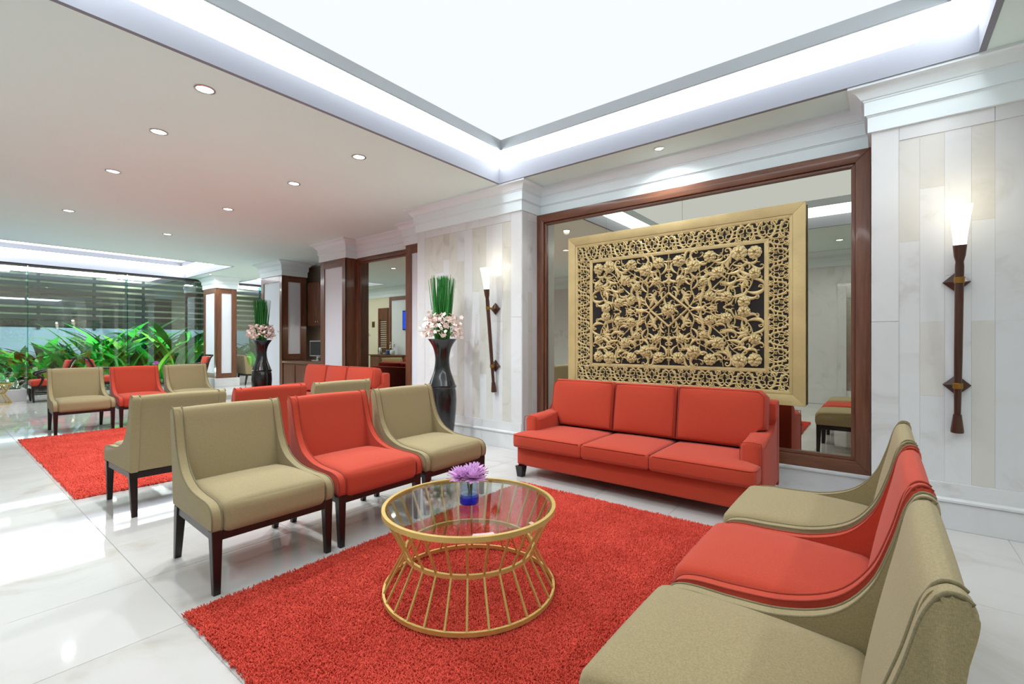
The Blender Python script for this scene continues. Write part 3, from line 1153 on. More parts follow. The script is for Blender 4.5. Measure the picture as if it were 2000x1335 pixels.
# ---- rugs
def rug(x0, x1, y0, y1, n_tuft, label, hgt=0.023):
    r = empty('rug', ((x0 + x1) / 2, (y0 + y1) / 2, 0), 0, label, 'rug', 'red shaggy rugs')
    hx, hy = (x1 - x0) / 2, (y1 - y0) / 2
    box2('backing', (-hx + 0.01, -hy + 0.01, 0.001), (hx - 0.01, hy - 0.01, hgt * 0.45), M['rug'], r, 0.004)
    # tufts: short leaning three-sided spikes
    n = n_tuft
    px = np.random.uniform(-hx, hx, n)
    py = np.random.uniform(-hy, hy, n)
    # a soft ragged edge
    px += np.random.normal(0, 0.004, n)
    py += np.random.normal(0, 0.004, n)
    h_ = hgt * np.random.uniform(0.75, 1.15, n)
    lean = np.random.normal(0, 0.007, (n, 2))
    rad = np.random.uniform(0.003, 0.0045, n) * (1.0 if n > 100000 else 1.7)
    a0 = np.random.uniform(0, 2 * PI, n)
    V = np.zeros((n, 7, 3))
    for k in range(3):
        a = a0 + 2 * PI * k / 3
        V[:, k, 0] = px + rad * np.cos(a)
        V[:, k, 1] = py + rad * np.sin(a)
        V[:, k, 2] = hgt * 0.3
        V[:, k + 3, 0] = px + lean[:, 0] * 0.7 + rad * 0.8 * np.cos(a + 0.5)
        V[:, k + 3, 1] = py + lean[:, 1] * 0.7 + rad * 0.8 * np.sin(a + 0.5)
        V[:, k + 3, 2] = h_ * 0.85
    V[:, 6, 0] = px + lean[:, 0]
    V[:, 6, 1] = py + lean[:, 1]
    V[:, 6, 2] = h_
    base = np.arange(n)[:, None] * 7
    tri = []
    for k in range(3):
        k2 = (k + 1) % 3
        tri += [base + np.array([[k, k2, k2 + 3]]), base + np.array([[k, k2 + 3, k + 3]]), base + np.array([[k + 3, k2 + 3, 6]])]
    T = np.concatenate(tri, 0)
    me = np_mesh('pile', V.reshape(-1, 3), T)
    me.polygons.foreach_set('use_smooth', [True] * len(me.polygons))
    o = link('pile', me, M['rug'], r)
    o['kind'] = 'stuff'
    return r


rug(-2.59, -0.88, 0.765, 3.41, 130000, 'red shaggy rug under the gold wire table')
rug(-8.90, -5.19, 0.775, 3.42, 75000, 'red shaggy rug on the farther seating area behind the chair row')


# ---- gold drum table with glass top
def wire_table(loc, label, n=28):
    t = empty('coffee_table', loc, 0, label, 'table', 'gold wire tables')
    R, RW, H, ZW = 0.445, 0.335, 0.432, 0.207
    def ringme(r, z, w, h, name):
        return link(name, bm_mesh(name, lathe_bm([(r - w, z), (r, z), (r, z + h), (r - w, z + h)], 72, closed_profile=True), 30), M['gold'], t)
    ringme(R, 0.0, 0.012, 0.02, 'base_ring')
    ringme(RW + 0.006, ZW - 0.01, 0.014, 0.02, 'waist_ring')
    ringme(R + 0.004, H - 0.024, 0.018, 0.024, 'top_ring')
    def rod(p, q, name):
        p, q = Vector(p), Vector(q)
        d = q - p
        bm = bmesh.new()
        rot = d.to_track_quat('Z', 'Y').to_matrix()
        add_box(bm, (0, 0, 0), (0.010, 0.010, d.length), 0.0015)
        me = bm_mesh(name, bm)
        me.materials.append(M['gold'])
        return me, d.length
    r0 = Vector((R - 0.006, 0, 0.012))
    r1 = Vector((RW - 0.002, 0, ZW))
    r2 = Vector((R - 0.008, 0, H - 0.016))
    for (a, b) in ((r0, r1), (r1, r2)):
        me, ln = rod(a, b, 'spoke')
        d = b - a
        tilt = math.atan2(d.x, d.z)
        for k in range(n):
            ang = 2 * PI * (k + 0.25) / n
            m_ = (a + b) / 2
            o = link('spoke', me, None, t, (m_.x * math.cos(ang), m_.x * math.sin(ang), m_.z))
            o.rotation_mode = 'XYZ'
            o.rotation_euler = (0, tilt, ang)
    g = lathe_bm([(0, H - 0.012), (R - 0.018, H - 0.012), (R - 0.018, H - 0.004), (R - 0.038, H - 0.0005), (0, H - 0.0005)], 72)
    link('glass_top', bm_mesh('glass_top', g, 5), M['tglass'], t)
    return t


TB = (-1.695, 1.785, 0.026)
t1 = wire_table(TB, 'round gold wire coffee table with a glass top on the red rug')
t2 = copy_tree(t1, (-14.55, 0.74, 0))
tag(t2, 'small-looking gold wire table cut by the picture edge beside the planter')

# ---- small glass vase with lilac flowers on the table
zt = TB[2] + 0.432
fv = empty('glass_vase', (-1.69, 1.775, zt), 0, 'small clear and blue glass vase on the coffee table', 'vase')
g = lathe_bm([(0, 0.006), (0.043, 0.006), (0.044, 0.04), (0.044, 0.115), (0.040, 0.115), (0.040, 0.045), (0, 0.045)], 32)
link('glass_body', bm_mesh('glass_body', g, 40), M['cglass'], fv)
g = lathe_bm([(0, 0.001), (0.041, 0.001), (0.0445, 0.006), (0.0445, 0.036), (0.039, 0.036), (0.039, 0.010), (0, 0.010)], 32)
link('blue_base', bm_mesh('blue_base', g, 40), M['bglass'], fv)
bq = empty('flower_bouquet', (-1.69, 1.775, zt + 0.02), 0, 'lilac chrysanthemums in the small blue glass vase', 'flowers')
for k, (x, y) in enumerate(((0.006, 0.012), (0.016, -0.008), (-0.012, 0.004))):
    link('stem', bm_mesh('stem', tube_bm([(x * 0.5, y, 0.03), (x, y, 0.07), (x * 1.6, y * 1.5, 0.12)], 0.004, 6), 180), M['leaf_d'], bq)
fv.scale = (1.15, 1.15, 1.1)
# petal
bm = bmesh.new()
pts = [(0, 0.003), (0.35, 0.008), (0.75, 0.0085), (1.0, 0.001)]
L_ = 0.048
rows = []
for t, w in pts:
    z = 0.02 * t * t * 0.5
    rows.append([bm.verts.new((t * L_, -w * 0.8, z + 0.002)), bm.verts.new((t * L_, 0, z - 0.001)), bm.verts.new((t * L_, w * 0.8, z + 0.002))])
for A, B in zip(rows[:-1], rows[1:]):
    for k in range(2):
        bm.faces.new((A[k], A[k + 1], B[k + 1], B[k]))
petal_me = bm_mesh('petal', bm, 180)
petal_me.materials.append(M['lilac'])
for bi, (bx, by, bz, sc) in enumerate(((-0.032, -0.028, 0.118, 1.15), (0.036, -0.008, 0.120, 1.15), (0.002, 0.036, 0.128, 1.15))):
    hd = bm_mesh('flower_head', lathe_bm([(0, -0.012), (0.010, -0.008), (0.012, 0.0), (0, 0.008)], 10), 180)
    fl = link('flower_head', hd, M['magenta'], bq, (bx, by, bz))
    for ring_i, (npet, el, ps) in enumerate(((14, -0.25, 1.0), (14, 0.1, 0.98), (12, 0.45, 0.9), (10, 0.8, 0.8), (7, 1.15, 0.66), (4, 1.4, 0.5))):
        for k in range(npet):
            a = 2 * PI * k / npet + ring_i * 0.37 + random.uniform(-0.1, 0.1)
            link('petal', petal_me, None, fl, (0, 0, 0), (0, -(el + random.uniform(-0.12, 0.12)), a), (sc * ps * 1.35,) * 3)


# ---- carved gilt panel
def ribbon(bm, path, widths, h, y0=0.0):
    """raised rounded strip in the xz plane, front towards -y"""
    n = len(path)
    rows = []
    for i in range(n):
        a = np.array(path[max(0, i - 1)])
        b = np.array(path[min(n - 1, i + 1)])
        d = b - a
        d = d / (np.linalg.norm(d) + 1e-9)
        nr = np.array([-d[1], d[0]])
        w = widths[i] if hasattr(widths, '__len__') else widths
        p = np.array(path[i])
        row = []
        for s, hh in ((-0.5, 0.0), (-0.36, 0.75), (0.0, 1.0), (0.36, 0.75), (0.5, 0.0)):
            q = p + nr * w * s
            row.append(bm.verts.new((q[0], y0 - h * hh, q[1])))
        rows.append(row)
    for A, B in zip(rows[:-1], rows[1:]):
        for k in range(4):
            bm.faces.new((A[k], A[k + 1], B[k + 1], B[k]))
    for r_ in (rows[0], rows[-1]):
        try:
            bm.faces.new(r_)
        except ValueError:
            pass


PNX, PNZ = 2.37, 1.765
PX0, PZ0 = -1.69, 0.745
cp = empty('carved_panel', (PX0, 4.71, PZ0), 0, 'carved openwork gilt panel with floral scrolls hung before the mirror', 'wall carving')
box2('backing_board', (-PNX / 2 + 0.05, 0.0, 0.05), (PNX / 2 - 0.05, 0.04, PNZ - 0.05), M['black'], cp)


def gilt_frame(W, H, f0, f1, dep, yy):
    a, b = -W / 2, W / 2
    for poly in ([(a + f0, f0), (a + f0, H - f0), (a + f1, H - f1), (a + f1, f1)], [(b - f0, f0), (b - f1, f1), (b - f1, H - f1), (b - f0, H - f0)],
                 [(a + f0, H - f0), (b - f0, H - f0), (b - f1, H - f1), (a + f1, H - f1)], [(a + f0, f0), (a + f1, f1), (b - f1, f1), (b - f0, f0)]):
        link('frame_board', bm_mesh('frame_board', prism_bm(poly, yy - dep, yy, 'XZ', 0.003, 2), 30), M['gilt_frame'], cp)


gilt_frame(PNX, PNZ, 0.0, 0.095, 0.06, 0.045)
gilt_frame(PNX, PNZ, 0.096, 0.122, 0.022, 0.012)    # plain rim outside the fretwork
gilt_frame(PNX, PNZ, 0.284, 0.318, 0.022, 0.012)    # plain strip inside it


def arc(cx, cz, r, a0, a1, n=12):
    return [(cx + r * math.cos(math.radians(a0 + (a1 - a0) * i / n)), cz + r * math.sin(math.radians(a0 + (a1 - a0) * i / n))) for i in range(n + 1)]


def spiral(cx, cz, r0, r1, a0, turns, n=16):
    return [(cx + (r0 + (r1 - r0) * i / n) * math.cos(a0 + 2 * PI * turns * i / n), cz + (r0 + (r1 - r0) * i / n) * math.sin(a0 + 2 * PI * turns * i / n)) for i in range(n + 1)]


# fretwork unit, 0.162 tall, length UL
UL, UH = 0.178, 0.166
bm = bmesh.new()
hw, hh = UL / 2, UH / 2
w = 0.018
H2 = 0.016
ribbon(bm, arc(-hw - 0.01, -0.01, 0.082, -62, 66), w, H2)
ribbon(bm, arc(hw + 0.01, 0.01, 0.082, 118, 246), w, H2)
ribbon(bm, [(-0.055, 0.055), (-0.03, 0.058), (-0.022, 0.03), (0.012, 0.026), (0.016, -0.006), (-0.014, -0.010), (-0.018, -0.034), (0.02, -0.04)], w, H2 * 0.95)
ribbon(bm, spiral(0.036, 0.056, 0.026, 0.006, PI * 1.1, -1.2), [0.017 - 0.0005 * i for i in range(17)], H2)
ribbon(bm, spiral(-0.034, -0.052, 0.026, 0.006, PI * 0.1, -1.2), [0.017 - 0.0005 * i for i in range(17)], H2)
ribbon(bm, [(0.01, 0.06), (0.0, 0.083)], 0.016, H2 * 0.9)
ribbon(bm, [(-0.012, -0.06), (0.0, -0.083)], 0.016, H2 * 0.9)
ribbon(bm, [(0.02, -0.04), (0.048, -0.06), (0.05, -0.084)], w, H2)
ribbon(bm, [(-0.055, 0.055), (-0.05, 0.084)], w, H2)
ribbon(bm, [(0.016, 0.0), (0.045, 0.004)], 0.012, H2 * 0.9)
ribbon(bm, [(-0.016, -0.004), (-0.05, -0.004)], 0.012, H2 * 0.9)
for sx_ in (-1, 1):
    e = sx_ * hw
    ribbon(bm, [(e, sx_ * 0.058), (e - sx_ * 0.010, sx_ * 0.040), (e - sx_ * 0.040, sx_ * 0.034), (e - sx_ * 0.042, sx_ * 0.006), (e - sx_ * 0.014, sx_ * -0.004), (e - sx_ * 0.012, sx_ * -0.030), (e - sx_ * 0.036, sx_ * -0.040)], 0.014, H2 * 0.9)
    ribbon(bm, [(e - sx_ * 0.012, sx_ * -0.030), (e + sx_ * 0.0, sx_ * -0.046)], 0.013, H2 * 0.85)
    ribbon(bm, [(e, sx_ * 0.058), (e, sx_ * 0.084)], 0.015, H2 * 0.8)
    ribbon(bm, spiral(e - sx_ * 0.020, sx_ * 0.018, 0.012, 0.004, 0.6, sx_ * 0.9, 8), 0.009, H2 * 0.8)
    ribbon(bm, [(sx_ * 0.086, sx_ * -0.050), (sx_ * 0.062, sx_ * -0.070), (sx_ * 0.030, sx_ * -0.084)], 0.016, H2 * 0.85)
    ribbon(bm, [(sx_ * 0.030, sx_ * 0.012), (sx_ * 0.030, sx_ * -0.022), (sx_ * 0.048, sx_ * -0.036)], 0.013, H2 * 0.85)
    ribbon(bm, [(sx_ * 0.070, sx_ * 0.072), (sx_ * 0.088, sx_ * 0.080)], 0.022, H2 * 0.8)
ribbon(bm, [(-hw, hh - 0.002), (hw, hh - 0.002)], 0.014, H2 * 0.8)
ribbon(bm, [(-hw, -hh + 0.002), (hw, -hh + 0.002)], 0.014, H2 * 0.8)
fret_me = bm_mesh('fretwork', bm, 60)
fret_me.materials.append(M['gilt'])
fx0, fx1 = -PNX / 2 + 0.122, PNX / 2 - 0.122
fz0, fz1 = 0.122, PNZ - 0.122
NX, NZ = 12, 8
ux = (fx1 - fx0) / NX
uz = (fz1 - fz0 - 2 * UH) / NZ
for i in range(NX):
    x = fx0 + ux * (i + 0.5)
    sg = 1 if i % 2 == 0 else -1
    for z in (fz0 + UH / 2 - 0.001, fz1 - UH / 2 + 0.001):
        link('fretwork', fret_me, None, cp, (x, 0.005, z), None, (sg * ux / UL, 1, 1))
for j in range(NZ):
    z = fz0 + UH + uz * (j + 0.5)
    sg = 1 if j % 2 == 0 else -1
    for x in (fx0 + UH / 2 - 0.001, fx1 - UH / 2 + 0.001):
        link('fretwork', fret_me, None, cp, (x, 0.005, z), (0, PI / 2, 0), (sg * uz / UL, 1, 1))

# central field
CXH, CZH = PNX / 2 - 0.318, PNZ / 2 - 0.318
CZ = PNZ / 2
# scroll leaf: teardrop body that curls at the tip; root at the origin, growing along +x
leaf_mes = []
for kind in range(3):
    bm = bmesh.new()
    n = 26
    path, wd = [], []
    x = z = 0.0
    a = 0.95
    for i in range(n):
        t = i / (n - 1)
        path.append((x, z))
        wd.append(0.011 + (0.028, 0.022, 0.030)[kind] * math.sin(PI * min(1.0, t * 1.5)) ** 1.3 * (1 if t < 0.67 else 0) + 0.004 * t)
        st = 0.0128 * (1 - 0.62 * t)
        x += st * math.cos(a)
        z += st * math.sin(a)
        a -= (0.06 + 0.50 * t ** 1.6) * (1.0, 1.2, 0.75)[kind]
    ribbon(bm, path, wd, 0.022)
    # secondary curl leaving the outer side of the body
    p0 = np.array(path[6])
    d = np.array(path[7]) - p0
    aa = math.atan2(d[1], d[0]) + 0.55
    q = [tuple(p0)]
    xx, zz = p0
    for i in range(13):
        t = i / 12
        stp = 0.0085 * (1 - 0.5 * t)
        xx += stp * math.cos(aa)
        zz += stp * math.sin(aa)
        aa += 0.10 + 0.62 * t ** 1.3
        q.append((xx, zz))
    ribbon(bm, q, [0.010 + 0.012 * math.sin(PI * min(1, k / 9)) for k in range(14)], 0.018)
    me = bm_mesh('scroll_leaf', bm, 60)
    me.materials.append(M['gilt'])
    leaf_mes.append(me)
# peony with three layers of scalloped petals
bm = bmesh.new()
for ly, (np_, r0, rr, yy) in enumerate(((9, 0.030, 0.050, 0.0), (7, 0.018, 0.038, -0.012), (5, 0.006, 0.022, -0.022))):
    for k in range(np_):
        a = 2 * PI * k / np_ + ly * 0.4
        ca, sa = math.cos(a), math.sin(a)
        ring = []
        wdt = 2 * PI * rr / np_ * 0.62
        for i in range(7):
            u = -1 + i / 3
            rad = r0 + (rr + 0.012 - r0) * (1 - 0.35 * u * u)
            px, pz = rad, u * wdt
            ring.append(bm.verts.new((px * ca - pz * sa, yy - 0.004 - 0.006 * (1 - u * u), px * sa + pz * ca)))
        mid = bm.verts.new(((r0 + 0.6 * (rr - r0)) * ca, yy - 0.015, (r0 + 0.6 * (rr - r0)) * sa))
        b0 = bm.verts.new((r0 * 0.5 * ca, yy + 0.004, r0 * 0.5 * sa))
        for i in range(6):
            bm.faces.new((ring[i], ring[i + 1], mid))
        bm.faces.new((ring[0], mid, b0))
        bm.faces.new((mid, ring[6], b0))
peony_me = bm_mesh('peony', bm, 35)
peony_me.materials.append(M['gilt'])
rnd = random.Random(5)
vines = [catmull(p, 8) for p in (
    [(0.19, 0.0), (0.25, 0.10), (0.22, 0.22), (0.28, 0.33), (0.40, 0.40), (0.50, 0.50), (0.52, 0.56)],
    [(0.24, 0.06), (0.34, 0.11), (0.44, 0.20), (0.53, 0.29), (0.60, 0.40), (0.70, 0.46)],
    [(0.52, 0.0), (0.60, 0.06), (0.62, 0.15), (0.56, 0.24), (0.60, 0.34), (0.74, 0.40), (0.83, 0.40)],
    [(0.62, 0.10), (0.72, 0.14), (0.77, 0.24), (0.74, 0.33)],
    [(0.30, 0.0), (0.38, 0.04), (0.44, 0.03)],
    [(0.12, 0.26), (0.09, 0.36), (0.15, 0.46), (0.28, 0.50)])]
occ = []
leaves = []


def try_leaf(x, z, ang, sc, flip, kind, need):
    lx, lz = x + 0.07 * sc * math.cos(ang), z + 0.07 * sc * math.sin(ang)
    if not (0.02 < lx < CXH - 0.03 and 0.015 < lz < CZH - 0.03):
        return False
    if abs(lx) / 0.205 + abs(lz) / 0.185 < 1:
        return False
    for (ox, oz, orr) in occ:
        if math.hypot(lx - ox, lz - oz) < need * (orr + 0.045 * sc):
            return False
    occ.append((lx, lz, 0.045 * sc))
    leaves.append((x, z, ang, sc, flip, kind))
    return True


peonies = [(0.10, 0.485, 0.95), (0.245, 0.42, 1.0), (0.40, 0.495, 0.95), (0.66, 0.50, 1.15), (0.79, 0.49, 1.0), (0.79, 0.30, 0.85), (0.47, 0.335, 0.95), (0.40, 0.115, 0.8),
           (0.55, 0.10, 0.85), (0.70, 0.045, 0.9), (0.12, 0.30, 0.75), (0.34, 0.26, 0.7)]
for x, z, s in peonies:
    occ.append((x, z, 0.052 * s))
for v in vines:
    for i in range(2, len(v) - 1, 3):
        d = np.array(v[i + 1]) - np.array(v[i])
        a0 = math.atan2(d[1], d[0])
        for sg in (1, -1):
            try_leaf(v[i][0], v[i][1], a0 + sg * rnd.uniform(0.5, 0.8), rnd.uniform(0.75, 1.05), sg, rnd.randrange(3), 0.74)
for _ in range(6000):
    if len(leaves) >= 73:
        break
    x, z = rnd.uniform(0.0, CXH), rnd.uniform(0, CZH)
    try_leaf(x, z, rnd.uniform(0, 2 * PI), rnd.choice((0.95, 0.8, 0.65, 0.5)), rnd.choice((1, -1)), rnd.randrange(3), 0.57)
print('scroll leaves per quarter', len(leaves))
for qx in (1, -1):
    for qz in (1, -1):
        for (x, z, ang, sc, flip, kind) in leaves:
            # reflect position and heading per quarter; a reflected curl flips handedness
            a = ang
            if qx < 0:
                a = PI - a
            if qz < 0:
                a = -a
            fl = flip * qx * qz
            a_mesh = a - fl * 0.3
            o = link('scroll_leaf', leaf_mes[kind], None, cp, (qx * x, 0.008, CZ + qz * z))
            o.rotation_euler = (0, -a_mesh, 0)
            o.scale = (sc, 1.0, sc * fl)
        for (x, z, s) in peonies:
            link('peony', peony_me, None, cp, (qx * x, -0.004, CZ + qz * z), (0, rnd.uniform(0, 6), 0), (s, 1, s))
        for v in vines:
            bm = bmesh.new()
            k = len(v)
            ribbon(bm, [(qx * p[0], CZ + qz * p[1]) for p in v], [0.020 - 0.010 * i / k for i in range(k)], 0.018)
            link('vine', bm_mesh('vine', bm, 60), M['gilt'], cp, (0, 0.008, 0))
# centre diamond and vertical bar
for s0, s1 in (((0.19, 0), (0, 0.17)), ((0, 0.17), (-0.19, 0)), ((-0.19, 0), (0, -0.17)), ((0, -0.17), (0.19, 0))):
    bm = bmesh.new()
    ribbon(bm, [(s0[0], CZ + s0[1]), (s1[0], CZ + s1[1])], 0.026, 0.024)
    link('diamond_bar', bm_mesh('diamond_bar', bm), M['gilt_frame'], cp, (0, 0.005, 0))
for z0, z1 in ((CZ + 0.17, PNZ - 0.318), (0.318, CZ - 0.17)):
    bm = bmesh.new()
    ribbon(bm, [(0, z0), (0, z1)], 0.014, 0.02)
    link('centre_bar', bm_mesh('centre_bar', bm), M['gilt_frame'], cp, (0, 0.005, 0))
link('peony', peony_me, None, cp, (0, -0.006, CZ), None, (1.15, 1.2, 1.05))
for a in range(8):
    an = a * PI / 4
    o = link('scroll_leaf', leaf_mes[2], None, cp, (0.02 * math.cos(an), 0.006, CZ + 0.02 * math.sin(an)), (0, -an, 0), (0.8 if a % 2 == 0 else 0.55, 0.9, 0.6))


# ---- wall torches
def torch(x, label):
    t = empty('wall_torch', (x, YP, 0.68), 0, label, 'wall lamp', 'wooden wall torches')
    lean = math.atan2(0.165, 1.5)
    yb = -0.035
    def at(s):      # point on the pole axis at distance s from its foot
        return Vector((0, yb - s * math.sin(lean), s * math.cos(lean)))
    def lat(name, prof, mat, n=20, sm=40):
        o = link(name, bm_mesh(name, lathe_bm(prof, n), sm), mat, t, (0, yb, 0))
        o.rotation_euler = (lean, 0, 0)
        return o
    lat('pole', [(0, 0.12), (0.018, 0.12), (0.022, 0.5), (0.0235, 1.13), (0.021, 1.16), (0.03, 1.2), (0.036, 1.27), (0, 1.272)], M['pole_wood'])
    lat('foot', [(0, 0), (0.034, 0), (0.035, 0.012), (0.022, 0.125), (0.0, 0.126)], M['pole_wood'])
    lat('shade', [(0, 1.272), (0.032, 1.272), (0.036, 1.32), (0.052, 1.46), (0.062, 1.53), (0.057, 1.53), (0.046, 1.46), (0.03, 1.33), (0, 1.30)], M['shade'], 28, 60)
    for zz in (0.325, 1.04):
        lat('brass_band', [(0.0245, zz - 0.02), (0.027, zz - 0.018), (0.027, zz + 0.018), (0.0245, zz + 0.02)], M['brass'])
        p = at(zz)
        bm = bmesh.new()
        d = 0.105
        b = [bm.verts.new(q) for q in ((-d * 0.7, 0.0, 0), (0, 0.0, -d * 0.7), (d * 0.7, 0.0, 0), (0, 0.0, d * 0.7))]
        c = [bm.verts.new(q) for q in ((-d * 0.7, -0.012, 0), (0, -0.012, -d * 0.7), (d * 0.7, -0.012, 0), (0, -0.012, d * 0.7))]
        ap = bm.verts.new((0, -0.032, 0))
        bm.faces.new(b)
        for k in range(4):
            bm.faces.new((b[k], b[(k + 1) % 4], c[(k + 1) % 4], c[k]))
            bm.faces.new((c[k], c[(k + 1) % 4], ap))
        link('wall_plate', bm_mesh('wall_plate', bm), M['pole_wood'], t, (0, -0.002, p.z))
        link('bracket', bm_mesh('bracket', tube_bm([(0, -0.02, p.z), (0, p.y, p.z)], 0.012, 10), 40), M['brass'], t)
    ld = bpy.data.lights.new('torch_bulb', 'POINT')
    ld.energy = 0.65
    ld.color = (1, 0.86, 0.62)
    ld.shadow_soft_size = 0.05
    lo = bpy.data.objects.new('bulb', ld)
    COL.objects.link(lo)
    lo.parent = t
    lo.location = at(1.60)
    return t


torch(-3.77, 'dark wooden wall torch lit at the top, next to the black vase')
torch(0.412, 'dark wooden wall torch lit at the top, above the close chair row')


# ---- tall black vases with reeds and orchids
def blossom_me():
    bm = bmesh.new()
    for k in range(5):
        a = 2 * PI * k / 5
        ca, sa = math.cos(a), math.sin(a)
        pts = [(0.0, 0, 0.0), (0.013, -0.009, 0.006), (0.026, 0.0, 0.004), (0.013, 0.009, 0.006)]
        vs_ = [bm.verts.new((x * ca - y * sa, x * sa + y * ca, z)) for x, y, z in pts]
        bm.faces.new(vs_)
    me = bm_mesh('blossom', bm, 180)
    me.materials.append(M['pink'])
    return me


BLOS = blossom_me()
bm = bmesh.new()
pr_ = []
for i in range(7):
    t = i / 6
    w = 0.0065 * (1 - 0.75 * t ** 3)
    pr_.append([bm.verts.new((-w, 0, t)), bm.verts.new((0, 0.003, t)), bm.verts.new((w, 0, t))])
for A, B in zip(pr_[:-1], pr_[1:]):
    for k in range(2):
        bm.faces.new((A[k], A[k + 1], B[k + 1], B[k]))
REED = bm_mesh('reed', bm, 180)
REED.materials.append(M['reed'])


def black_vase(x, y, label, blabel, seed, scale=1.0):
    rnd = random.Random(seed)
    v = empty('floor_vase', (x, y, 0), 0, label, 'vase', 'tall black floor vases')
    prof = [(0.0, 0.0), (0.12, 0.0), (0.125, 0.02), (0.135, 0.12), (0.155, 0.28), (0.172, 0.45), (0.178, 0.58), (0.172, 0.69), (0.160, 0.735)]
    link('lower_body', bm_mesh('lower_body', lathe_bm(prof + [(0.0, 0.735)], 40), 40), M['lacquer'], v)
    prof = [(0.0, 0.730), (0.168, 0.730), (0.176, 0.742), (0.176, 0.758), (0.166, 0.765), (0, 0.765)]
    link('collar', bm_mesh('collar', lathe_bm(prof, 40), 40), M['lacquer'], v)
    up = catmull([(0.166, 0.762), (0.140, 0.84), (0.105, 0.94), (0.088, 1.05), (0.092, 1.14), (0.118, 1.24), (0.170, 1.325), (0.190, 1.338)], 4)
    link('neck', bm_mesh('neck', lathe_bm([(0, 0.762)] + up + [(0.175, 1.34), (0.10, 1.23), (0.0, 1.2)], 40), 50), M['lacquer'], v)
    b = empty('flower_bouquet', (x, y, 1.22), 0, blabel, 'flowers', 'bouquets in the floor vases')
    for k in range(130):
        a = rnd.uniform(0, 2 * PI)
        r = math.sqrt(rnd.random())
        h_ = 0.87 + rnd.uniform(-0.03, 0.02)
        sp = (0.125 if k < 122 else 0.17) * r
        link('reed', REED, None, b, (0.085 * r * math.cos(a), 0.085 * r * math.sin(a), 0.02), (-sp * math.sin(a), sp * math.cos(a), rnd.uniform(0, 6)), (1.3, 1.3, h_))
    for k in range(290):
        a = rnd.uniform(0, 2 * PI)
        el = rnd.uniform(-0.25, 1.05)
        R_ = 0.235 + rnd.uniform(-0.07, 0.02)
        if k > 262:
            R_ += 0.05
        p = (R_ * math.cos(el) * math.cos(a), R_ * math.cos(el) * math.sin(a), 0.20 + R_ * math.sin(el) * 1.05)
        link('blossom', BLOS, None, b, p, (rnd.uniform(-1.3, 1.3), rnd.uniform(-1.3, 1.3), rnd.uniform(0, 6)), (rnd.uniform(0.95, 1.4),) * 3)
    for k in range(14):
        a = 2 * PI * k / 14
        link('stem', bm_mesh('stem', tube_bm([(0.04 * math.cos(a), 0.04 * math.sin(a), 0.05), (0.12 * math.cos(a), 0.12 * math.sin(a), 0.2), (0.2 * math.cos(a), 0.2 * math.sin(a), 0.24)], 0.003, 4), 180), M['leaf_l'], b)


black_vase(-4.29, 4.02, 'tall black floor vase standing before the marble pillar', 'upright green reeds and pale pink orchids in the vase before the marble pillar', 1)
black_vase(-9.36, 4.05, 'tall black floor vase before the broad wood-framed column', 'upright green reeds and pale pink orchids in the farther vase by the column', 2)


# ---- downlights
DL = [(-3.985, 1.314), (-5.118, 1.321), (-6.70, 1.312), (-9.213, 1.306), (-4.2, 2.776), (-5.517, 2.758), (-7.321, 2.704), (-9.86, 2.672)]
DLAB = ['beside the big cove, first of the outer line', 'second of the outer line from the big cove', 'third of the outer line from the big cove', 'last of the outer line, over the far rug',
        'beside the big cove, first of the line towards the pillars', 'second of the line towards the pillars', 'third of the line towards the pillars', 'last of the line towards the pillars']


def downlight(x, y, lab, energy=80.0, r=0.07):
    d = empty('downlight', (x, y, ZC), 0, 'round recessed ceiling downlight ' + lab, 'downlight', 'recessed downlights in the ceiling')
    link('trim_ring', bm_mesh('trim_ring', lathe_bm([(r, 0.0), (r, -0.006), (r - 0.012, -0.008), (r - 0.016, -0.003), (r - 0.016, 0.0)], 28), 40), M['chrome'], d)
    link('lens', bm_mesh('lens', lathe_bm([(0, -0.002), (r - 0.016, -0.002)], 28)), M['lamp'], d)
    ld = bpy.data.lights.new('downlight_lamp', 'SPOT')
    ld.energy = energy
    ld.color = (0.92, 0.98, 1.0)
    ld.spot_size = math.radians(155)
    ld.spot_blend = 0.8
    ld.shadow_soft_size = 0.05
    lo = bpy.data.objects.new('lamp', ld)
    COL.objects.link(lo)
    lo.parent = d
    lo.location = (0, 0, -0.02)


for (x, y), lb in zip(DL, DLAB):
    downlight(x, y, lb, 66.0 if y < 2 else 84.0)
for x, y, lb in ((-0.6, -1.0, 'added as unseen fill in the aisle before the lift doors'), (-2.6, -1.0, 'added as unseen fill in the aisle, second from the lift doors'), (-4.8, -1.0, 'added as unseen fill in the aisle, third from the lift doors'), (1.9, 0.4, 'added as unseen fill beside the painting wall'), (1.9, 2.6, 'added as unseen fill near the marble pillar on the painting side')):  # unseen fill lamps, added to brighten upright surfaces and the soffit
    downlight(x, y, lb, 26.0 if x < -2 else 40.0)
downlight(-1.709, 4.49, 'directly above the carved panel', 26.0, 0.05)
downlight(-14.78, 5.46 - 0.45, 'near the plinth column crown', 30.0, 0.05)

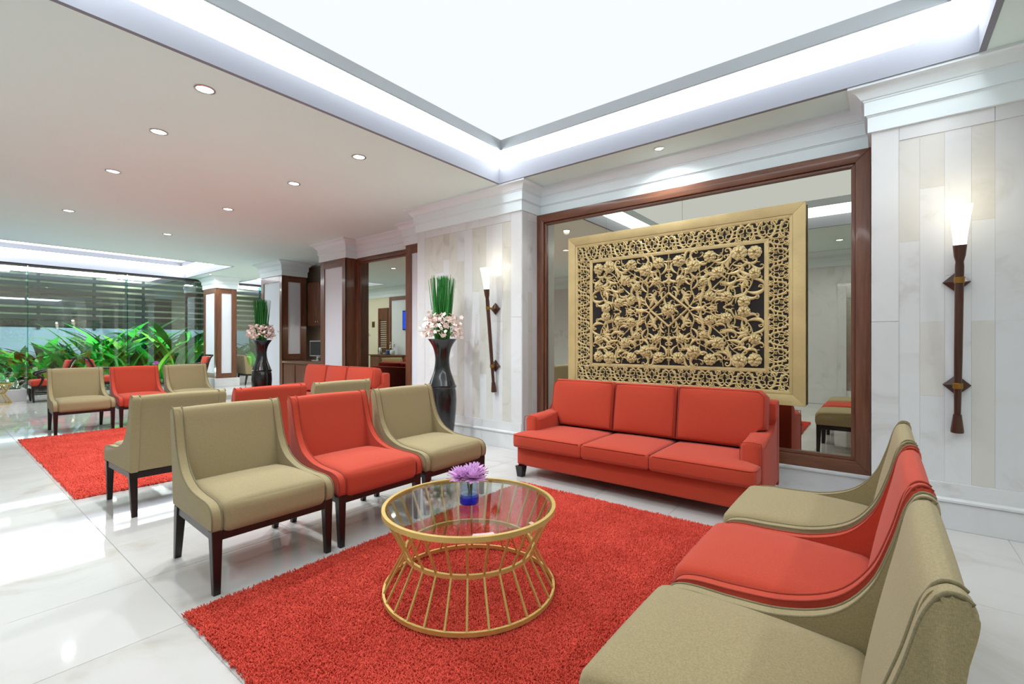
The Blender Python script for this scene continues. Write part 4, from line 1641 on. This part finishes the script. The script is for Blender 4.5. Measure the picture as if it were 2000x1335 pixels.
# ================================================================== FAR END
# ---- counter, cabinet, monitor
ct = empty('counter', (-9.8, 5.5, 0), 0, 'low wooden counter with framed panels between column and pier', 'counter')
box2('body', (-1.14, -0.28, 0.0), (1.13, 0.72, 0.82), M['wood_h'], ct)
box2('worktop', (-1.14, -0.32, 0.82), (1.13, 0.72, 0.87), M['wood_h'], ct, 0.006, 2)
for i in range(4):
    a = -1.10 + 0.55 * i
    box2('door_panel', (a + 0.03, -0.295, 0.08), (a + 0.52, -0.279, 0.78), M['wood'], ct, 0.004)
cb = empty('wall_cabinet', (-9.8, 6.02, 1.68), 0, 'brown wall cabinet above the computer monitor', 'cabinet')
box2('body', (-1.14, -0.2, 0.0), (1.13, 0.215, 1.05), M['wood'], cb)
for i in range(5):
    a = -1.12 + 0.45 * i
    d = box2('door', (a + 0.004, -0.222, 0.01), (a + 0.446, -0.201, 1.04), M['wood'], cb, 0.003)
    link('knob', bm_mesh('knob', lathe_bm([(0, -0.02), (0.012, -0.018), (0.016, 0.0), (0.012, 0.01), (0, 0.012)], 12), 60), M['chrome'], d, (0.18 if i % 2 == 0 else -0.18, -0.025, -0.42))
box2('light_strip', (-1.0, 0.12, -0.012), (1.0, 0.15, -0.001), M['lamp'], cb)
mo = empty('computer_monitor', (-10.15, 5.62, 0.87), 0.15, 'black computer monitor on the wooden counter', 'monitor')
box2('bezel', (-0.24, -0.02, 0.10), (0.24, 0.03, 0.46), M['grey'], mo, 0.006)
box2('screen', (-0.22, -0.024, 0.125), (0.22, -0.019, 0.44), M['screen'], mo)
box2('neck', (-0.03, 0.0, 0.01), (0.03, 0.04, 0.12), M['grey'], mo)
box2('stand', (-0.11, -0.08, 0.0), (0.11, 0.08, 0.015), M['grey'], mo, 0.004)
cbl = link('cable', bm_mesh('cable', tube_bm(catmull([(0, 0, 0.01), (0.1, 0.08, 0.05), (0.2, -0.05, 0.02), (0.12, -0.1, 0.06), (0.28, 0.05, 0.03), (0.4, -0.03, 0.015)], 6), 0.009, 6), 180), M['lacquer'])
cbl.location = (-9.85, 5.5, 0.875)
tag(cbl, 'tangled black cable lying beside the computer monitor', 'cable')

# ---- tea counter, kettle, television, sign along the cream wall (seen in the far mirror)
tc_ = empty('tea_counter', (-13.2, 0.28, 0), 0, 'brown tea counter along the cream wall', 'counter')
box2('body', (-0.86, -0.2, 0), (0.86, 0.18, 0.83), M['wood'], tc_)
box2('worktop', (-0.9, -0.2, 0.83), (0.9, 0.22, 0.87), M['wood_h'], tc_, 0.005)
for i in range(3):
    box2('door', (-0.84 + 0.57 * i, 0.18, 0.06), (-0.30 + 0.57 * i, 0.195, 0.8), M['wood'], tc_, 0.003)
kt = empty('kettle', (-13.72, 0.28, 0.87), 0, 'steel electric kettle on the tea counter', 'kettle')
link('jug', bm_mesh('jug', lathe_bm([(0, 0), (0.075, 0), (0.078, 0.02), (0.066, 0.2), (0.05, 0.235), (0, 0.245)], 20), 40), M['chrome'], kt)
link('handle', bm_mesh('handle', tube_bm(catmull([(-0.065, 0, 0.2), (-0.12, 0, 0.19), (-0.125, 0, 0.08), (-0.075, 0, 0.04)], 4), 0.011, 6), 180), M['lacquer'], kt)
ob = empty('orchid_pot', (-13.02, 0.3, 0.87), 0, 'white pot of small flowers on the tea counter', 'potted flower')
link('pot', bm_mesh('pot', lathe_bm([(0, 0), (0.06, 0), (0.09, 0.05), (0.085, 0.14), (0.06, 0.16), (0, 0.15)], 20), 40), M['paint'], ob)
for k in range(16):
    a = random.uniform(0, 6.28)
    link('blossom', BLOS, None, ob, (0.09 * math.cos(a), 0.09 * math.sin(a), random.uniform(0.22, 0.42)), (random.uniform(-1, 1), random.uniform(-1, 1), 0), (1.3,) * 3)
    if k < 6:
        link('stem', bm_mesh('stem', tube_bm([(0, 0, 0.14), (0.05 * math.cos(a), 0.05 * math.sin(a), 0.25), (0.09 * math.cos(a), 0.09 * math.sin(a), 0.36)], 0.004, 4)), M['leaf_d'], ob)
tr_ = tag(box2('tray', (-13.5, 0.14, 0.871), (-13.12, 0.42, 0.885), M['lacquer'], None, 0.003), 'dark serving tray on the tea counter', 'tray')
tb_ = empty('tissue_box', (-13.3, 0.28, 0.886), 0.3, 'small blue box on the dark tray', 'box')
box2('carton', (-0.07, -0.05, 0), (0.07, 0.05, 0.12), M['bglass'] if False else mat_plain('blue_card', lin(60, 90, 150), 0.6), tb_, 0.003)
box2('lid', (-0.072, -0.052, 0.12), (0.072, 0.052, 0.135), M['grey'], tb_, 0.002)
tv = empty('television', (-12.2, 0.085, 1.7), 0, 'flat television with a blue picture above the tea counter', 'television')
box2('bezel', (-0.5, 0.0, 0.0), (0.5, 0.05, 0.66), M['lacquer'], tv, 0.006)
box2('screen', (-0.47, 0.05, 0.03), (0.47, 0.054, 0.63), M['tv'], tv)
sg_ = empty('wall_sign', (-14.45, 0.05, 1.83), 0, 'small brass sign with a dark figure on the cream wall', 'sign')
box2('plate', (-0.08, 0, 0), (0.08, 0.012, 0.21), M['brass'], sg_, 0.002)
box2('figure_body', (-0.018, 0.012, 0.04), (0.018, 0.015, 0.13), M['black'], sg_)
link('figure_head', bm_mesh('figure_head', lathe_bm([(0, 0.0), (0.017, 0.0), (0.017, 0.003), (0, 0.003)], 14)), M['black'], sg_, (0, 0.012, 0.155), (-PI / 2, 0, 0))

# ---- framed painting on the wall beside the camera (mirrored in the garden glass)
pt = empty('painting', (3.6, 3.15, 1.35), 0, 'framed painting of lotus flowers on the cream wall', 'painting')
box2('canvas', (-0.03, -0.55, 0.05), (0.0, 0.55, 1.1), M['painting'], pt)
for a, b in (((-0.06, -0.6, 0.0), (0, 0.6, 0.07)), ((-0.06, -0.6, 1.08), (0, 0.6, 1.15)), ((-0.06, -0.6, 0.07), (0, -0.53, 1.08)), ((-0.06, 0.53, 0.07), (0, 0.6, 1.08))):
    box2('frame_board', a, b, M['gilt_frame'], pt, 0.004)


# ---- dark wooden armchairs with red upholstery by the glass
def wood_armchair(loc, rz, label):
    c = empty('wooden_armchair', loc, rz, label, 'armchair', 'red wooden armchairs by the garden glass')
    dk = M['darkwood']
    link('seat', cushion_mesh('seat', (0.54, 0.54, 0.13), 0.035, (0, 0, 0.02), 5), M['red'], c, (0.02, 0, 0.41))
    box2('seat_frame', (-0.25, -0.26, 0.29), (0.29, 0.26, 0.355), dk, c, 0.005)
    bk = link('back_cushion', cushion_mesh('back_cushion', (0.09, 0.42, 0.44), 0.03, (0.02, 0, 0), 5), M['red'], c, (-0.29, 0, 0.68), (0, -0.22, 0))
    for s in (-1, 1):
        link('back_post', bm_mesh('back_post', tube_bm(catmull([(-0.24, s * 0.24, 0.3), (-0.26, s * 0.24, 0.55), (-0.33, s * 0.24, 0.80), (-0.40, s * 0.24, 0.93)], 5), 0.022, 8), 60), dk, c)
        link('arm', bm_mesh('arm', tube_bm(catmull([(-0.29, s * 0.26, 0.70), (-0.1, s * 0.28, 0.68), (0.1, s * 0.28, 0.66), (0.2, s * 0.27, 0.60), (0.12, s * 0.26, 0.52), (0.14, s * 0.26, 0.42), (0.18, s * 0.26, 0.33)], 5), 0.024, 8), 60), dk, c)
        link('leg', bm_mesh('leg', tube_bm([(0.25, s * 0.23, 0.33), (0.265, s * 0.24, 0.15), (0.25, s * 0.235, 0.0)], 0.02, 8, radii=[0.028, 0.024, 0.016]), 60), dk, c)
        link('leg', bm_mesh('leg', tube_bm([(-0.22, s * 0.23, 0.33), (-0.25, s * 0.23, 0.15), (-0.31, s * 0.23, 0.0)], 0.02, 8, radii=[0.028, 0.024, 0.016]), 60), dk, c)
        link('stretcher', bm_mesh('stretcher', tube_bm([(0.25, s * 0.23, 0.17), (-0.25, s * 0.23, 0.17)], 0.014, 6), 60), dk, c)
    box2('top_rail', (-0.425, -0.255, 0.90), (-0.385, 0.255, 0.95), dk, c, 0.01, 2)
    return c


w1 = wood_armchair((-14.45, 1.72, 0), -PI / 2, 'red armchair with dark scrolled arms beside the planter')
w2 = copy_tree(w1, (-14.75, 2.78, 0), PI / 2)
tag(w2, 'red wooden armchair back to back with the one beside the planter')
w3 = copy_tree(w1, (-14.9, 4.62, 0), -PI / 2)
tag(w3, 'red wooden armchair with its back against the plinth column')

# ---- planter with kerb inside the glass
pl = empty('planter', (-15.5, 0.75, 0), 0, 'low white stone planter below the garden glass', 'planter')
box2('kerb', (0.60, -0.68, 0.0), (0.70, 0.67, 0.26), M['stone'], pl, 0.004)
box2('kerb', (-0.75, 0.57, 0.0), (0.60, 0.67, 0.26), M['stone'], pl, 0.004)
box2('soil', (-0.75, -0.68, 0.0), (0.60, 0.57, 0.2), M['soil'], pl)
k2 = struct(box2('kerb', (-16.25, 5.9, 0), (-16.0, 8.9, 0.2), M['stone']), 'low white stone kerb along the glass behind the column', 'kerb')


# ---- plants
def leaf_mesh(name, L, W, bend, fold, mat, n=7):
    bm = bmesh.new()
    rows = []
    for i in range(n + 1):
        t = i / n
        w = W * math.sin(PI * min(1, t * 0.92 + 0.06)) ** 0.8 if t < 1 else 0.002
        a = bend * t * t
        x = L * t * math.sin(0.25 + a)
        z = L * t * math.cos(0.25 + a * 0.8)
        rows.append([bm.verts.new((x - fold * w, -w, z)), bm.verts.new((x, 0, z)), bm.verts.new((x - fold * w, w, z))])
    for A, B in zip(rows[:-1], rows[1:]):
        for k in range(2):
            bm.faces.new((A[k], A[k + 1], B[k + 1], B[k]))
    me = bm_mesh(name, bm, 180)
    me.materials.append(mat)
    return me


LEAF = {(k, b): leaf_mesh('leaf', 1.0, w, bd, 0.25, M[k]) for k in ('leaf', 'leaf_d', 'leaf_l') for b, (w, bd) in enumerate(((0.062, 0.45), (0.05, 0.8), (0.095, 0.3)))}
LEAF_S = leaf_mesh('leaf', 1.0, 0.06, 0.5, 0.2, M['silver'], 4)


def plant(loc, h_, n, kinds, label, seed, spread=0.5, group='tropical plants in the garden'):
    rnd = random.Random(seed)
    p = empty('tropical_plant', loc, 0, label, 'plant', group)
    for k in range(n):
        a = 2 * PI * k / n + rnd.uniform(-0.4, 0.4)
        b = rnd.randrange(3)
        s = h_ * rnd.uniform(0.6, 1.1)
        r = rnd.uniform(0.02, 0.12)
        if loc[0] + s * 0.9 * math.cos(a) > -16.45 or loc[0] + s * 0.9 * math.cos(a) < -20.3:
            a = PI - a
            s *= 0.8
        link('leaf', LEAF[(rnd.choice(kinds), b)], None, p, (r * math.cos(a), r * math.sin(a), rnd.uniform(0, 0.15) * h_), (rnd.uniform(-0.15, 0.15), rnd.uniform(0.0, spread), a), (s, s, s))
    return p


rnd = random.Random(21)
spots = [(-17.3, 0.9, 1.0), (-17.0, 1.35, 0.9), (-17.5, 1.8, 1.15), (-17.1, 2.2, 0.8), (-17.6, 2.6, 1.1), (-17.1, 2.9, 1.2), (-17.5, 3.3, 1.5), (-17.0, 3.6, 1.35), (-17.4, 3.95, 1.5),
         (-17.0, 4.3, 1.4), (-17.5, 4.65, 1.6), (-17.0, 4.95, 1.35), (-17.6, 5.3, 1.5), (-18.6, 3.9, 1.9), (-18.7, 4.6, 1.9), (-18.6, 5.3, 1.9), (-18.8, 2.9, 1.5), (-18.5, 1.6, 1.2), (-17.2, 0.4, 1.0),
         (-18.2, 6.6, 1.5), (-17.3, 7.3, 0.9), (-18.4, 7.9, 1.6), (-17.2, 0.0, 1.1), (-18.6, 2.2, 1.3)]
for i, (x, y, h_) in enumerate(spots):
    back = x < -18
    kinds = ['leaf_d'] if back else (['leaf', 'leaf', 'leaf_l'] if 2.7 < y < 5.2 else ['leaf', 'leaf_d', 'leaf'])
    where_ = 'dark broad-leaved plant at the back of the garden' if back else ('bright green long-leaved plant close behind the garden glass' if 2.7 < y < 5.2 else 'mid green leafy plant in the garden behind the red armchairs')
    row = sorted([q for q in spots if (q[0] < -18) == back], key=lambda q: -q[1])
    k = row.index((x, y, h_))
    nth = ['first', 'second', 'third', 'fourth', 'fifth', 'sixth', 'seventh', 'eighth', 'ninth', 'tenth', 'eleventh', 'twelfth', 'thirteenth', 'fourteenth', 'fifteenth', 'sixteenth'][k]
    where = ('dark broad-leaved plant at the back of the garden, %s counted from the boulders' if back else
             ('bright green long-leaved plant' if 2.7 < y < 5.2 else 'mid green leafy plant') + ' close behind the garden glass, %s counted from the boulders') % nth
    plant((min(x, -17.25), y, 0.0), h_ * (1.25 if back else 1.4), 16 if not back else 11, kinds, where, 100 + i, 0.3)
for i, (x, y, s) in enumerate(((-15.1, 1.25, 0.36), (-15.6, 1.1, 0.4), (-15.2, 0.8, 0.36), (-15.8, 0.6, 0.5), (-15.3, 0.5, 0.3))):
    p = empty('silver_bush', (x, y, 0.2), 0, 'low silver-leaved bush in the white planter, %s from the red armchair' % ['first', 'second', 'third', 'fourth', 'fifth'][i], 'bush', 'silver bushes in the planter')
    for k in range(22):
        a = rnd.uniform(0, 6.28)
        link('leaf', LEAF_S, None, p, (rnd.uniform(-0.12, 0.12), rnd.uniform(-0.12, 0.12), 0), (0, rnd.uniform(0, 0.8), a), (s * rnd.uniform(0.6, 1.2),) * 3)
    for k in range(4):
        link('blossom', BLOS, None, p, (rnd.uniform(-0.18, 0.18), rnd.uniform(-0.18, 0.18), s * rnd.uniform(0.5, 0.95)), (rnd.uniform(-1, 1), rnd.uniform(-1, 1), 0), (1.4,) * 3)
# pink potted orchids seen behind the red chair and on the cut gold table
for (x, y, z, lb) in ((-14.55, 0.80, 0.432, 'small magenta flower on the cut gold table'), (-14.75, 3.75, 0.0, 'magenta flower showing above the far red chair')):
    p = empty('flower_vase', (x, y, z), 0, lb, 'flowers')
    hgt = 0.13 if z > 0.1 else 0.66
    link('vase', bm_mesh('vase', lathe_bm([(0, 0), (0.045, 0), (0.05, 0.03), (0.045, hgt), (0, hgt)], 16), 40), M['bglass'] if z > 0.1 else M['stone'], p)
    link('stem', bm_mesh('stem', tube_bm([(0, 0, hgt * 0.6), (0, 0, hgt + 0.06)], 0.006, 5)), M['leaf_d'], p)
    pm = petal_me.copy()
    pm.materials.clear()
    pm.materials.append(M['magenta'])
    for k in range(30):
        link('petal', pm, None, p, (0, 0, hgt + 0.06), (0, -random.uniform(-0.2, 1.3), random.uniform(0, 6.28)), (1.8,) * 3)

# ---- garden ground, boundary wall, louvre fence
struct(box2('ground', (-21.5, -3.5, -0.1), (-16.45, 10.5, 0.0), M['soil']), 'dark planted ground of the night garden', 'ground')
struct(box2('wall_garden', (-20.6, -3.5, 0), (-20.4, 10.5, 1.75), M['gwall']), 'pale low boundary wall of the garden', 'wall')
struct(box2('wall_garden_upper', (-21.6, -3.5, 0), (-21.4, 10.5, 4.6), M['gback']), 'lit wall beyond the louvre fence', 'wall')
fe = empty('louvre_fence', (-20.32, 3.5, 1.75), 0, 'dark horizontal louvre fence above the garden wall', 'fence')
for i in range(12):
    o = box('slat', (0.05, 0, 0.12 + 0.2 * i), (0.03, 13.6, 0.13), M['slat'], fe)
for yy in np.arange(-6.5, 6.6, 1.3):
    box('post', (0.0, yy, 1.2), (0.07, 0.07, 2.5), M['slat'], fe)
for i, (x, y, s) in enumerate(((-17.6, 6.4, 0.45), (-18.2, 7.0, 0.6), (-17.4, 7.9, 0.5), (-18.0, 6.0, 0.4))):
    bm = bmesh.new()
    bmesh.ops.create_icosphere(bm, subdivisions=3, radius=1.0)
    rr_ = random.Random(i)
    ph = [rr_.uniform(0, 6) for _ in range(6)]
    for v in bm.verts:
        k = 1 + 0.14 * math.sin(3 * v.co.x + ph[0]) + 0.12 * math.sin(4 * v.co.y + ph[1]) + 0.1 * math.sin(5 * v.co.z + ph[2]) + 0.05 * math.sin(9 * v.co.x + ph[3])
        v.co = Vector((v.co.x * s * k * 1.2, v.co.y * s * k, max(-0.15, v.co.z) * s * k * 0.8))
    o = link('boulder', bm_mesh('boulder', bm, 40), M['rock'], None, (x, y, 0.1))
    tag(o, ['grey boulder closest to the plinth column', 'largest grey boulder behind the glass', 'grey boulder farthest from the plinth column', 'smallest grey boulder behind the glass'][i], 'rock', 'garden boulders')


def garden_lamp(x, y, e, lab):
    g = empty('garden_lamp', (x, y, 0), 0, lab, 'garden lamp', 'garden lamps among the plants')
    link('stake', bm_mesh('stake', lathe_bm([(0, 0), (0.02, 0), (0.02, 0.2), (0, 0.2)], 8)), M['slat'], g)
    link('lens', bm_mesh('lens', lathe_bm([(0, 0.2), (0.05, 0.2), (0.06, 0.26), (0, 0.26)], 12), 40), M['lamp'], g)
    ld = bpy.data.lights.new('garden_bulb', 'POINT')
    ld.energy = e
    ld.color = (0.95, 1.0, 0.9)
    ld.shadow_soft_size = 0.08
    lo = bpy.data.objects.new('bulb', ld)
    COL.objects.link(lo)
    lo.parent = g
    lo.location = (0, 0, 0.4)


for i, (x, y) in enumerate(((-16.75, 1.2), (-16.75, 3.1), (-16.75, 4.6))):
    garden_lamp(x, y, 7, ['low garden lamp near the planter end', 'low garden lamp midway along the glass', 'low garden lamp near the plinth column'][i])
for i, y in enumerate((1.2, 3.2, 5.0)):  # floods added to brighten the plants and garden wall, no known fittings
    g = empty('garden_fill_light', (-16.47, y, 3.05), 0, 'added fill floodlight outside the glass head, %s' % ['above the planter end', 'midway along the glass', 'near the plinth column'][i], 'floodlight', 'added fill floodlights outside the glass')
    box2('housing', (-0.1, -0.1, -0.03), (0.125, 0.1, 0.13), M['slat'], g)
    box2('lens', (-0.09, -0.09, -0.045), (0.08, 0.09, -0.03), M['lamp'], g)
    ld = bpy.data.lights.new('garden_fill_bulb', 'SPOT')
    ld.energy = 160
    ld.spot_size = math.radians(140)
    ld.spot_blend = 0.6
    ld.color = (0.92, 1.0, 0.96)
    ld.shadow_soft_size = 0.08
    lo = bpy.data.objects.new('bulb', ld)
    COL.objects.link(lo)
    lo.parent = g
    lo.location = (-0.1, 0, -0.08)
    lo.rotation_euler = (0, math.radians(48), 0)
# wall lamps behind the louvre fence
for i, y in enumerate((0.5, 4.5, 8.0)):
    g = empty('fence_lamp', (-21.38, y, 3.9), 0, 'wall lamp behind the louvre fence, %s' % ['above the planter end', 'behind the tallest plants', 'above the boulders'][i], 'wall lamp', 'lamps behind the fence')
    box2('housing', (0, -0.1, -0.05), (0.08, 0.1, 0.05), M['slat'], g)
    box2('lens', (0.01, -0.09, -0.065), (0.07, 0.09, -0.05), M['lamp'], g)
    ld = bpy.data.lights.new('fence_bulb', 'POINT')
    ld.energy = 38
    ld.color = (1, 0.96, 0.85)
    ld.shadow_soft_size = 0.1
    lo = bpy.data.objects.new('bulb', ld)
    COL.objects.link(lo)
    lo.parent = g
    lo.location = (0.3, 0, -0.2)
print('objects', len(bpy.data.objects))
